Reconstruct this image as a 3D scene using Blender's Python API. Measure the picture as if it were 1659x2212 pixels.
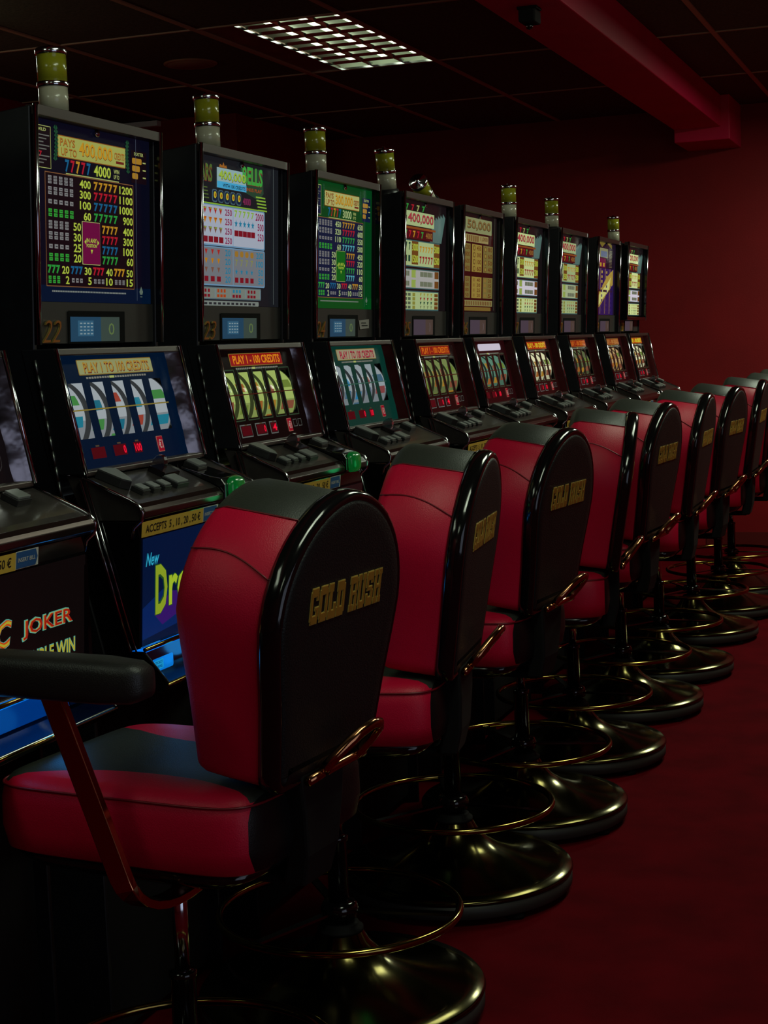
import bpy, bmesh, math, random
from mathutils import Vector, Matrix
random.seed(7)
for _o in list(bpy.data.objects): bpy.data.objects.remove(_o, do_unlink=True)
SC = bpy.context.scene
COL = SC.collection
PI = math.pi

# ------------------------------------------------------------------ camera
FPX = 3450.0
VPX, VPY, TH = 2100.0, 700.0, 0.038
CAMZ = 1.6
_dy = Vector(((VPX - 829.5) / FPX, -(VPY - 1106.0) / FPX, -1.0)).normalized()
_z = Vector((1, TH, 0)).cross(_dy).normalized()
if _z.y < 0: _z = -_z
_x = _dy.cross(_z)
cam = bpy.data.cameras.new('camera')
cam.sensor_fit = 'VERTICAL'; cam.sensor_height = 24.0; cam.sensor_width = 18.0
cam.lens = FPX / 2212.0 * 24.0
cam.clip_start = 0.05
camo = bpy.data.objects.new('camera', cam); COL.objects.link(camo)
camo.matrix_world = Matrix.Translation((0, 0, CAMZ)) @ Matrix((_x, _dy, _z)).to_4x4()
SC.camera = camo

# ------------------------------------------------------------------ world + exposure
w = bpy.data.worlds.new('world'); SC.world = w; w.use_nodes = True
w.node_tree.nodes['Background'].inputs[0].default_value = (0.10, 0.10, 0.11, 1)
w.node_tree.nodes['Background'].inputs[1].default_value = 0.02
SC.view_settings.view_transform = 'Standard'
SC.view_settings.look = 'None'
SC.view_settings.gamma = 1.0
SC.view_settings.exposure = 0.0

CEIL = 3.27
FARY = 12.2
# unseen ceiling fittings added to light the room: (x, y, watts)
FILL_FITTINGS = [(-0.3, 2.4, 16), (-0.3, 6.0, 20), (-0.1, 10.0, 62), (-0.6, -0.9, 4), (-2.6, 0.4, 7), (-5.1, 6.2, 18)]
LAMPCOL = (0.86, 1.0, 0.76)

# ------------------------------------------------------------------ materials
def lin(c):
    c = c / 255.0
    return c / 12.92 if c <= 0.04045 else ((c + 0.055) / 1.055) ** 2.4
def rgb(r, g, b): return (lin(r), lin(g), lin(b), 1.0)
_mats = {}
def mat(name, col, rough=0.5, metal=0.0, spec=0.5, coat=0.0, noise=0.0, nscale=40.0, bump=0.0, bscale=200.0, aniso=0.0):
    if name in _mats: return _mats[name]
    m = bpy.data.materials.new(name); m.use_nodes = True
    nt = m.node_tree; b = nt.nodes['Principled BSDF']
    b.inputs['Base Color'].default_value = (*col[:3], 1)
    b.inputs['Roughness'].default_value = rough
    b.inputs['Metallic'].default_value = metal
    b.inputs['Specular IOR Level'].default_value = spec
    b.inputs['Coat Weight'].default_value = coat
    b.inputs['Coat Roughness'].default_value = 0.08
    if noise or bump:
        tc = nt.nodes.new('ShaderNodeTexCoord')
    if noise:
        n = nt.nodes.new('ShaderNodeTexNoise'); n.inputs['Scale'].default_value = nscale; n.inputs['Detail'].default_value = 4
        nt.links.new(tc.outputs['Object'], n.inputs['Vector'])
        r = nt.nodes.new('ShaderNodeMapRange')
        r.inputs['From Min'].default_value = 0.3; r.inputs['From Max'].default_value = 0.7
        r.inputs['To Min'].default_value = 1 - noise; r.inputs['To Max'].default_value = 1 + noise
        nt.links.new(n.outputs['Fac'], r.inputs['Value'])
        mx = nt.nodes.new('ShaderNodeVectorMath'); mx.operation = 'SCALE'
        mx.inputs[0].default_value = col[:3]
        nt.links.new(r.outputs['Result'], mx.inputs['Scale'])
        nt.links.new(mx.outputs['Vector'], b.inputs['Base Color'])
    if bump:
        n2 = nt.nodes.new('ShaderNodeTexNoise'); n2.inputs['Scale'].default_value = bscale; n2.inputs['Detail'].default_value = 3
        nt.links.new(tc.outputs['Object'], n2.inputs['Vector'])
        bp = nt.nodes.new('ShaderNodeBump'); bp.inputs['Strength'].default_value = bump; bp.inputs['Distance'].default_value = 0.002
        nt.links.new(n2.outputs['Fac'], bp.inputs['Height']); nt.links.new(bp.outputs['Normal'], b.inputs['Normal'])
    _mats[name] = m; return m
def glow(r, g, b, s=1.0):
    """backlit film: gives off its own colour"""
    name = 'backlit_%d_%d_%d_%d' % (r, g, b, int(s * 100))
    if name in _mats: return _mats[name]
    m = bpy.data.materials.new(name); m.use_nodes = True
    p = m.node_tree.nodes['Principled BSDF']; c = rgb(r, g, b)
    p.inputs['Base Color'].default_value = (c[0] * .06, c[1] * .06, c[2] * .06, 1)
    p.inputs['Roughness'].default_value = 0.2
    p.inputs['Specular IOR Level'].default_value = 0.10
    p.inputs['Emission Color'].default_value = c
    p.inputs['Emission Strength'].default_value = s
    _mats[name] = m; return m

BLACK = mat('black_laminate', rgb(24, 25, 29), 0.42, spec=0.35, noise=.15, nscale=30)
GLOSS = mat('gloss_black', rgb(12, 12, 13), 0.12, spec=0.5, coat=0.3)
MATTE = mat('matte_black', rgb(18, 18, 18), 0.7, spec=0.2)
CHROME = mat('chrome', rgb(205, 205, 212), 0.13, metal=1)
DCHROME = mat('dark_chrome', rgb(105, 100, 104), 0.16, metal=1)
BRASS = mat('polished_brass', rgb(150, 128, 66), 0.13, metal=1, noise=.12, nscale=14)
BRASSD = mat('brass_dish', rgb(84, 76, 44), 0.15, metal=1, noise=.18, nscale=9)
GOLD = mat('gold_print', rgb(176, 128, 48), 0.45, metal=.35)
GOLDEDGE = mat('gold_print_edge', rgb(200, 176, 84), 0.4, metal=.35)
VINYLB = mat('black_vinyl', rgb(30, 31, 30), 0.42, spec=0.45, bump=.35, bscale=420)
SHELLV = mat('shell_vinyl', rgb(17, 19, 20), 0.5, spec=0.3, bump=.6, bscale=300)
RUBBER = mat('rubber', rgb(14, 14, 14), 0.8, spec=.15)
SKIRT = mat('grey_skirt', rgb(46, 44, 42), 0.5, spec=.3)
DECKM = mat('smoked_deck', rgb(52, 48, 46), 0.28, spec=0.5, coat=.25, noise=.25, nscale=25)
BAR = mat('polished_deck_bar', rgb(92, 78, 76), 0.14, metal=.9)
BUTTON = mat('grey_button', rgb(126, 130, 128), 0.35, spec=.5)
BUTTONS = mat('dark_button_side', rgb(34, 35, 36), 0.4)
INNER = mat('cavity_black', rgb(8, 8, 9), 0.8, spec=.1)
BROWNF = mat('brown_metal_trim', rgb(70, 58, 56), 0.35, metal=.6)

def leather(name, zone):
    """red upholstery with a black vinyl strip down its middle (object x is the width of the cushion)"""
    m = bpy.data.materials.new(name); m.use_nodes = True
    nt = m.node_tree; b = nt.nodes['Principled BSDF']
    tc = nt.nodes.new('ShaderNodeTexCoord'); sp = nt.nodes.new('ShaderNodeSeparateXYZ')
    nt.links.new(tc.outputs['Object'], sp.inputs[0])
    xo = nt.nodes.new('ShaderNodeMath'); xo.operation = 'ADD'; nt.links.new(sp.outputs['X'], xo.inputs[0]); xo.inputs[1].default_value = .03 if zone == 'seat' else 0.0
    ab = nt.nodes.new('ShaderNodeMath'); ab.operation = 'ABSOLUTE'; nt.links.new(xo.outputs[0], ab.inputs[0])
    if zone == 'seat':     # strip waisted towards the middle, on the upper face only
        s1 = nt.nodes.new('ShaderNodeMath'); s1.operation = 'MULTIPLY_ADD'
        sq = nt.nodes.new('ShaderNodeMath'); sq.operation = 'POWER'
        sh = nt.nodes.new('ShaderNodeMath'); sh.operation = 'ADD'; nt.links.new(sp.outputs['Y'], sh.inputs[0]); sh.inputs[1].default_value = 0.06
        ab2 = nt.nodes.new('ShaderNodeMath'); ab2.operation = 'ABSOLUTE'; nt.links.new(sh.outputs[0], ab2.inputs[0])
        nt.links.new(ab2.outputs[0], sq.inputs[0]); sq.inputs[1].default_value = 2
        nt.links.new(sq.outputs[0], s1.inputs[0]); s1.inputs[1].default_value = 0.9; s1.inputs[2].default_value = 0.112
        edge = s1.outputs[0]
    else:
        v = nt.nodes.new('ShaderNodeValue'); v.outputs[0].default_value = 0.122; edge = v.outputs[0]
    lt = nt.nodes.new('ShaderNodeMath'); lt.operation = 'LESS_THAN'
    nt.links.new(ab.outputs[0], lt.inputs[0]); nt.links.new(edge, lt.inputs[1])
    fac = lt.outputs[0]
    gt = nt.nodes.new('ShaderNodeMath'); gt.operation = 'GREATER_THAN'; nt.links.new(sp.outputs['Z'], gt.inputs[0])
    gt.inputs[1].default_value = 0.842 if zone == 'seat' else 0.9
    ml = nt.nodes.new('ShaderNodeMath'); ml.operation = 'MULTIPLY'
    nt.links.new(fac, ml.inputs[0]); nt.links.new(gt.outputs[0], ml.inputs[1]); fac = ml.outputs[0]
    if zone == 'seat':
        rl = nt.nodes.new('ShaderNodeMath'); rl.operation = 'LESS_THAN'; nt.links.new(sp.outputs['Y'], rl.inputs[0]); rl.inputs[1].default_value = -.287
    mix = nt.nodes.new('ShaderNodeMix'); mix.data_type = 'RGBA'
    nt.links.new(fac, mix.inputs['Factor'])
    mix.inputs['A'].default_value = rgb(190, 8, 50); mix.inputs['B'].default_value = rgb(46, 49, 44)
    out = mix.outputs['Result']
    if zone == 'seat':      # dark rear cover
        m2 = nt.nodes.new('ShaderNodeMix'); m2.data_type = 'RGBA'; nt.links.new(rl.outputs[0], m2.inputs['Factor'])
        nt.links.new(out, m2.inputs['A']); m2.inputs['B'].default_value = rgb(16, 16, 16); out = m2.outputs['Result']
    nt.links.new(out, b.inputs['Base Color'])
    b.inputs['Roughness'].default_value = 0.44; b.inputs['Specular IOR Level'].default_value = 0.32
    n2 = nt.nodes.new('ShaderNodeTexNoise'); n2.inputs['Scale'].default_value = 380; n2.inputs['Detail'].default_value = 3
    nt.links.new(tc.outputs['Object'], n2.inputs['Vector'])
    bp = nt.nodes.new('ShaderNodeBump'); bp.inputs['Strength'].default_value = .3; bp.inputs['Distance'].default_value = 0.002
    nt.links.new(n2.outputs['Fac'], bp.inputs['Height']); nt.links.new(bp.outputs['Normal'], b.inputs['Normal'])
    return m
SEATM = leather('seat_leather', 'seat'); PADM = leather('back_leather', 'pad')
PIPING = mat('red_piping', rgb(110, 6, 24), 0.4)

# ------------------------------------------------------------------ mesh helpers
class MB:
    def __init__(s): s.v = []; s.f = []; s.m = []; s.mats = []; s.sm = []
    def mi(s, m):
        if m not in s.mats: s.mats.append(m)
        return s.mats.index(m)
    def add(s, vs, fs, m, smooth=False):
        o = len(s.v); s.v += [tuple(v) for v in vs]; k = s.mi(m)
        for f in fs: s.f.append([i + o for i in f]); s.m.append(k); s.sm.append(smooth)
        return s
    def box(s, x0, x1, y0, y1, z0, z1, m):
        vs = [(x, y, z) for x in (x0, x1) for y in (y0, y1) for z in (z0, z1)]
        return s.add(vs, [(0, 1, 3, 2), (4, 6, 7, 5), (0, 4, 5, 1), (2, 3, 7, 6), (0, 2, 6, 4), (1, 5, 7, 3)], m)
    def prism(s, prof, y0, y1, m, caps=True):
        """profile of (x, z) points swept along y"""
        n = len(prof); vs = [(x, y0, z) for x, z in prof] + [(x, y1, z) for x, z in prof]
        fs = [(i, (i + 1) % n, n + (i + 1) % n, n + i) for i in range(n)]
        if caps: fs += [tuple(range(n - 1, -1, -1)), tuple(range(n, 2 * n))]
        return s.add(vs, fs, m)
    def lathe(s, prof, m, c=(0, 0, 0), n=48, ax=None, smooth=True):
        vs = []; fs = []
        for r, z in prof:
            for i in range(n):
                a = 2 * PI * i / n; vs.append(Vector((r * math.cos(a), r * math.sin(a), z)))
        k = len(prof)
        for j in range(k - 1):
            for i in range(n): fs.append((j * n + i, j * n + (i + 1) % n, (j + 1) * n + (i + 1) % n, (j + 1) * n + i))
        if prof[0][0] > 1e-6: fs.append(tuple(range(n - 1, -1, -1)))
        if prof[-1][0] > 1e-6: fs.append(tuple((k - 1) * n + i for i in range(n)))
        if ax is not None: vs = [ax @ v for v in vs]
        return s.add([(v[0] + c[0], v[1] + c[1], v[2] + c[2]) for v in vs], fs, m, smooth)
    def tube(s, pts, r, m, n=10, closed=False, flat=None):
        """round tube, or with flat=(a, b) an elliptical bar, along a path"""
        pts = [Vector(p) for p in pts]; k = len(pts); rings = []
        up = Vector((0, 0, 1)); prevn = None
        for i, p in enumerate(pts):
            if closed: t = pts[(i + 1) % k] - pts[i - 1]
            else: t = pts[min(i + 1, k - 1)] - pts[max(i - 1, 0)]
            t.normalize()
            if prevn is None:
                a = up if abs(t.z) < .9 else Vector((1, 0, 0))
                nn = (a - t * a.dot(t)).normalized()
            else: nn = (prevn - t * prevn.dot(t)).normalized()
            prevn = nn; bb = t.cross(nn)
            ra, rb = flat if flat else (r, r)
            rings.append([p + nn * (ra * math.cos(2 * PI * j / n)) + bb * (rb * math.sin(2 * PI * j / n)) for j in range(n)])
        vs = [q for ring in rings for q in ring]; fs = []
        for i in range(k if closed else k - 1):
            i2 = (i + 1) % k
            for j in range(n): fs.append((i * n + j, i * n + (j + 1) % n, i2 * n + (j + 1) % n, i2 * n + j))
        if not closed: fs += [tuple(range(n - 1, -1, -1)), tuple((k - 1) * n + j for j in range(n))]
        return s.add(vs, fs, m, True)
    def loft(s, rings, m, smooth=True, cap0=True, cap1=True):
        n = len(rings[0]); vs = [q for r in rings for q in r]; fs = []
        for i in range(len(rings) - 1):
            for j in range(n): fs.append((i * n + j, i * n + (j + 1) % n, (i + 1) * n + (j + 1) % n, (i + 1) * n + j))
        if cap0: fs.append(tuple(range(n - 1, -1, -1)))
        if cap1: fs.append(tuple((len(rings) - 1) * n + j for j in range(n)))
        return s.add(vs, fs, m, smooth)
    def build(s, name, parent=None, bevel=0.0, seg=2, recalc=True):
        me = bpy.data.meshes.new(name)
        me.from_pydata(s.v, [], s.f)
        for m in s.mats: me.materials.append(m)
        me.polygons.foreach_set('material_index', s.m)
        me.polygons.foreach_set('use_smooth', s.sm)
        me.update()
        if recalc:
            bm = bmesh.new(); bm.from_mesh(me); bmesh.ops.recalc_face_normals(bm, faces=bm.faces); bm.to_mesh(me); bm.free()
        o = bpy.data.objects.new(name, me); COL.objects.link(o)
        if parent is not None: o.parent = parent
        if bevel:
            b = o.modifiers.new('bevel', 'BEVEL'); b.width = bevel; b.segments = seg; b.limit_method = 'ANGLE'
            b.angle_limit = 0.6
            b.harden_normals = False
        return o

def tag(o, label=None, cat=None, group=None, kind=None):
    if label: o['label'] = label
    if cat: o['category'] = cat
    if group: o['group'] = group
    if kind: o['kind'] = kind
    return o
def empty(name, loc, rz=0.0):
    o = bpy.data.objects.new(name, None); COL.objects.link(o)
    o.location = loc; o.rotation_euler = (0, 0, rz); o.empty_display_size = .1
    return o
def copy_tree(o, parent=None):
    c = o.copy(); COL.objects.link(c); c.parent = parent
    for ch in list(o.children): copy_tree(ch, c)
    return c

# text outlines as mesh data, cached
_txt = {}
def glyphs(s, bold=0.0, shear=0.0, extrude=0.0):
    key = (s, bold, shear, extrude)
    if key in _txt: return _txt[key]
    cu = bpy.data.curves.new('t', 'FONT'); cu.body = s; cu.size = 1.0; cu.offset = bold; cu.shear = shear
    cu.resolution_u = 2; cu.fill_mode = 'BOTH' if extrude else 'FRONT'; cu.extrude = extrude
    ob = bpy.data.objects.new('t', cu); COL.objects.link(ob)
    dg = bpy.context.evaluated_depsgraph_get(); dg.update()
    me = bpy.data.meshes.new_from_object(ob.evaluated_get(dg))
    vs = [tuple(v.co) for v in me.vertices]; fs = [tuple(p.vertices) for p in me.polygons]
    bpy.data.objects.remove(ob, do_unlink=True); bpy.data.curves.remove(cu); bpy.data.meshes.remove(me)
    xs = [v[0] for v in vs]; ys = [v[1] for v in vs]
    _txt[key] = (vs, fs, min(xs), max(xs), min(ys), max(ys))
    return _txt[key]

# ------------------------------------------------------------------ room
WALLM = mat('red_wall_paint', rgb(128, 12, 18), 0.55, spec=.3, noise=.10, nscale=3, bump=.3, bscale=90)
CARPET = mat('red_carpet', rgb(90, 2, 12), 0.95, spec=.05, noise=.22, nscale=5, bump=.8, bscale=500)
TILE = mat('dark_ceiling_tile', rgb(84, 80, 64), 0.85, spec=.15, noise=.25, nscale=60, bump=.6, bscale=120)
GRIDM = mat('brown_ceiling_grid', rgb(176, 140, 112), 0.5, spec=.3)
XL, XR, YB = -5.81, 2.2, -2.6
def struct(name, mb, bevel=0): return tag(mb.build(name, None, bevel), kind='structure')
struct('floor', MB().box(XL - .2, XR + .2, YB - .2, FARY + .2, -.1, 0, CARPET))
struct('wall_back', MB().box(XL - .2, XR + .2, FARY, FARY + .2, 0, CEIL + .4, WALLM))
struct('wall_left', MB().box(XL - .2, XL, YB, FARY, 0, CEIL + .4, WALLM))
struct('wall_right', MB().box(XR, XR + .2, YB, FARY, 0, CEIL + .4, WALLM))
struct('wall_front', MB().box(XL - .2, XR + .2, YB - .2, YB, 0, CEIL + .4, WALLM))
struct('wall_corner', MB().box(XL, -4.86, 10.42, FARY, 0, CEIL + .02, WALLM), .004)
# ceiling with an opening for the fitting
FX0, FX1, FY0, FY1 = -3.78, -2.975, 7.65, 9.20
c = MB()
c.box(XL - .2, FX0, YB, FARY, CEIL, CEIL + .03, TILE); c.box(FX1, XR + .2, YB, FARY, CEIL, CEIL + .03, TILE)
c.box(FX0, FX1, YB, FY0, CEIL, CEIL + .03, TILE); c.box(FX0, FX1, FY1, FARY, CEIL, CEIL + .03, TILE)
struct('ceiling', c)
c = MB(); gw = .014
x = FX0
gx = [FX0 + .81 * i for i in range(-2, 8)]
gy = [FY0 + 1.545 * i for i in range(-6, 4)]
for x in gx:
    if x > XL: c.box(x - gw, x + gw, YB, FARY, CEIL - .008, CEIL + .004, GRIDM)
for y in gy:
    if y > YB and y < FARY: c.box(XL, XR, y - gw * .55, y + gw * .55, CEIL - .007, CEIL + .003, GRIDM)
struct('trim_1', c)
struct('trim_2', MB().box(-5.74, -5.45, 10.36, 10.42, 3.225, 3.262, mat('white_trim', rgb(225, 225, 220), .5)))
struct('baseboard_back', MB().box(-1.9, XR, FARY - .012, FARY, 0, .10, mat('baseboard_paint', rgb(92, 22, 20), .4)))
BEAM = mat('beam_paint', rgb(200, 16, 66), .5, spec=.3, noise=.06, nscale=4)
b = MB().box(-1.99, -1.66, YB, FARY, 3.05, CEIL, BEAM)
b.box(-1.99, -1.60, 11.6, FARY, 2.96, CEIL, BEAM)
struct('trim_3', b, .006)

# ------------------------------------------------------------------ fluorescent fitting in the ceiling
ALU = mat('louvre_aluminium', rgb(200, 205, 190), 0.22, metal=1)
TUBE = glow(214, 232, 196, 3.2)
fx = empty('ceiling_light', ((FX0 + FX1) / 2, (FY0 + FY1) / 2, CEIL))
tag(fx, 'lit fluorescent ceiling fitting with aluminium louvres in the dark tiled ceiling', 'ceiling light', 'fluorescent ceiling fittings')
hx, hy = (FX1 - FX0) / 2, (FY1 - FY0) / 2
LX0 = -hx + .205           # louvre starts beyond a blank plate
WHP = mat('white_reflector', rgb(220, 226, 210), .5)
m = MB(); m.box(-hx, hx, -hy, hy, .065, .08, WHP)
for a in ((-hx, -hx + .01, -hy, hy), (hx - .01, hx, -hy, hy), (-hx, hx, -hy, -hy + .01), (-hx, hx, hy - .01, hy)):
    m.box(*a, 0.0, .065, WHP)
m.build('housing', fx)
MB().box(-hx + .01, LX0, -hy + .01, hy - .01, 0.004, .02, mat('blank_plate', rgb(120, 84, 74), .35, metal=.5, noise=.3, nscale=8)).build('blank_plate', fx)
m = MB(); t = .007
m.box(LX0, hx, -hy, -hy + .02, -.006, .006, CHROME); m.box(LX0, hx, hy - .02, hy, -.006, .006, CHROME)
m.box(LX0, LX0 + .014, -hy, hy, -.006, .006, CHROME); m.box(hx - .014, hx, -hy, hy, -.006, .006, CHROME)
m.build('frame', fx)
m = MB(); nc, nr = 3, 9
cw = (hx - LX0) / nc
for i in range(1, nc):
    xx = LX0 + cw * i; m.prism([(xx - .012, .020), (xx + .012, .020), (xx + .002, .002), (xx - .002, .002)], -hy + .02, hy - .02, ALU)
for j in range(1, nr):
    yy = -hy + 2 * hy * j / nr
    vs = [(LX0 + .01, yy - .010, .018), (LX0 + .01, yy + .010, .018), (LX0 + .01, yy, .002), (hx - .01, yy - .010, .018), (hx - .01, yy + .010, .018), (hx - .01, yy, .002)]
    m.add(vs, [(0, 1, 2), (3, 5, 4), (0, 3, 4, 1), (1, 4, 5, 2), (2, 5, 3, 0)], ALU)
m.build('louvre', fx)
for i in range(nc):
    xx = LX0 + cw * (i + .5)
    MB().tube([(xx, -hy + .05, .046), (xx, hy - .05, .046)], .013, TUBE, 12).build('tube', fx)
l = bpy.data.lights.new('fill_lamp', 'AREA'); l.shape = 'RECTANGLE'; l.size = .55; l.size_y = 1.4; l.color = LAMPCOL  # area lamp for the added unseen fittings
for i, (lx, ly, lw) in enumerate(FILL_FITTINGS):
    f2 = copy_tree(fx); f2.location = (lx, ly, CEIL - .080)
    f2['label'] = 'added out-of-view fill light shaped as a louvred fitting, %s' % ['beside the nearest stools', 'beside the middle stools', 'near the far wall', 'behind the photographer', 'over the nearest machines', 'by the left wall'][i]
    l2 = l.copy(); l2.energy = lw
    lo = bpy.data.objects.new('fill_lamp', l2); COL.objects.link(lo); lo.parent = f2; lo.location = (.1, 0, -.02)
    if i in (2, 3): continue
    pl = bpy.data.lights.new('fill_glow', 'POINT'); pl.energy = lw * .30; pl.color = LAMPCOL; pl.shadow_soft_size = .18  # extra point light added below, lifts the ceiling and beam
    po = bpy.data.objects.new('fill_glow', pl); COL.objects.link(po); po.parent = f2; po.location = (0, 0, -.30)

# unseen glowing window added on the right wall to brighten chrome edges
FILL_PANE = glow(196, 204, 226, 1.0)
struct('fill_window', MB().box(XR - .012, XR - .004, -1.3, 1.7, .30, 2.55, FILL_PANE))
wf = MB()
for y0, y1, z0, z1 in ((-1.36, 1.76, .23, .30), (-1.36, 1.76, 2.55, 2.62), (-1.36, -1.3, .30, 2.55), (1.7, 1.76, .30, 2.55), (.17, .23, .30, 2.55)):
    wf.box(XR - .05, XR, y0, y1, z0, z1, MATTE)
tag(wf.build('fill_window_frame', bpy.data.objects['fill_window']))

# round flush speaker and the camera on the beam
sp = empty('ceiling_speaker', (-4.24, 8.51, CEIL))
tag(sp, 'round flush cream speaker in the dark ceiling left of the louvred light', 'speaker')
MB().lathe([(.155, 0), (.155, -.006), (.145, -.012), (.135, -.010)], mat('speaker_rim', rgb(150, 104, 74), .5)).build('rim', sp)
MB().lathe([(.136, -.006), (.134, -.011), (.001, -.013)], mat('speaker_grille', rgb(140, 98, 70), .7, noise=.2, nscale=160)).build('grille', sp)
cc = empty('security_camera', (-1.82, 6.98, 3.05))
tag(cc, 'small dark surveillance camera fixed under the red ceiling beam', 'camera')
MB().box(-.045, .045, -.045, .045, -.012, 0, MATTE).build('mount_plate', cc, .003)
MB().box(-.035, .04, -.06, .05, -.07, -.012, MATTE).build('body', cc, .008)
MB().lathe([(.001, -.095), (.014, -.09), (.018, -.07)], GLOSS, n=20).build('lens', cc)

# ------------------------------------------------------------------ slot machines
OX, OU = 2.15, .29          # root sits at world x = -OX, u = OU
W1, W2 = .575, .59          # widths of top box and main door
def X(x): return x + OX
def P(prof): return [(X(a), z) for a, z in prof]
def Uf(u): return u - OU

class Panel:
    """flat artwork on a leaning plane; u runs along the row, z is height"""
    def __init__(s, x0, z0, x1, z1, us=1.0):
        s.us = us; s.x0, s.z0, s.x1, s.z1 = x0, z0, x1, z1; s.mb = MB()
        d = Vector((x1 - x0, 0, z1 - z0)).normalized(); s.n = Vector((-d.z, 0, d.x))
        if s.n.x < 0: s.n = -s.n
    def pt(s, u, z, lay=0.0):
        k = (z - s.z0) / (s.z1 - s.z0); x = s.x0 + (s.x1 - s.x0) * k
        u = u * s.us if u < .5 else u
        return (X(x) + s.n.x * lay * .0007, Uf(u), z + s.n.z * lay * .0007)
    def rect(s, u0, z0, u1, z1, m, lay=0):
        s.mb.add([s.pt(u0, z0, lay), s.pt(u1, z0, lay), s.pt(u1, z1, lay), s.pt(u0, z1, lay)], [(0, 1, 2, 3)], m)
    def rrect(s, u0, z0, u1, z1, r, m, lay=0):
        pts = []
        for cx, cz, a0 in ((u1 - r, z1 - r, 0), (u0 + r, z1 - r, 90), (u0 + r, z0 + r, 180), (u1 - r, z0 + r, 270)):
            for k in range(4):
                a = math.radians(a0 + 30 * k); pts.append(s.pt(cx + r * math.cos(a), cz + r * math.sin(a), lay))
        s.mb.add(pts, [tuple(range(len(pts)))], m)
    def poly(s, pts, m, lay=0): s.mb.add([s.pt(u, z, lay) for u, z in pts], [tuple(range(len(pts)))], m)
    def text(s, t, u0, z0, u1, z1, m, lay=2, bold=.02, shear=0.0):
        vs, fs, a, b_, c_, d_ = glyphs(t, bold, shear)
        s.mb.add([s.pt(u0 + (v[0] - a) / (b_ - a) * (u1 - u0), z0 + (v[1] - c_) / (d_ - c_) * (z1 - z0), lay) for v in vs], fs, m)
    def text2(s, t, u0, z0, u1, z1, mt, mb_, lay=2, bold=.02):
        """two-tone lettering: upper half one colour, dark outline under it"""
        e = (u1 - u0) * .004 + .0008
        s.text(t, u0 + e, z0 - e, u1 + e, z1 - e, mb_, lay, bold)
        s.text(t, u0, z0, u1, z1, mt, lay + 1, bold * .6)
    def frame(s, u0, z0, u1, z1, wd, m, lay=1):
        s.rect(u0, z0, u1, z0 + wd, m, lay); s.rect(u0, z1 - wd, u1, z1, m, lay)
        s.rect(u0, z0 + wd, u0 + wd, z1 - wd, m, lay); s.rect(u1 - wd, z0 + wd, u1, z1 - wd, m, lay)
    def star(s, uc, zc, rad, m, lay=3):
        for k in range(5):
            a = PI / 2 + 2 * PI * k / 5
            s.poly([(uc + rad * math.cos(a), zc + rad * math.sin(a)), (uc + rad * .42 * math.cos(a + .63), zc + rad * .42 * math.sin(a + .63)), (uc, zc), (uc + rad * .42 * math.cos(a - .63), zc + rad * .42 * math.sin(a - .63))], m, lay)
    def bars(s, n, u0, u1, zc, h, m, m2, rows=1, lay=2):
        pw = (u1 - u0) / n
        for i in range(n):
            for r in range(rows):
                hh = h / rows; zz = zc - h / 2 + r * hh
                s.rect(u0 + pw * i + pw * .18, zz + hh * .1, u0 + pw * (i + 1) - pw * .18, zz + hh * .9, m, lay)
                s.rect(u0 + pw * i + pw * .3, zz + hh * .42, u0 + pw * (i + 1) - pw * .3, zz + hh * .58, m2, lay + 1)
    def build(s, name, parent): return s.mb.build(name, parent, recalc=False)

TOPP = (-1.914 - .028, 1.632, -1.889 - .028, 2.148)
REELP = (-1.876 - .030, 1.615, -1.819 - .030, 1.347)
YG = glow(160, 178, 62); CREAM = glow(150, 160, 92); WHITE = glow(172, 178, 168); DKRED = glow(96, 30, 22)
NUM = {'gold': glow(168, 122, 30), 'red': glow(158, 22, 38), 'blue': glow(18, 84, 122), 'green': glow(36, 134, 52), 'cyan': glow(70, 150, 160)}

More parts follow.
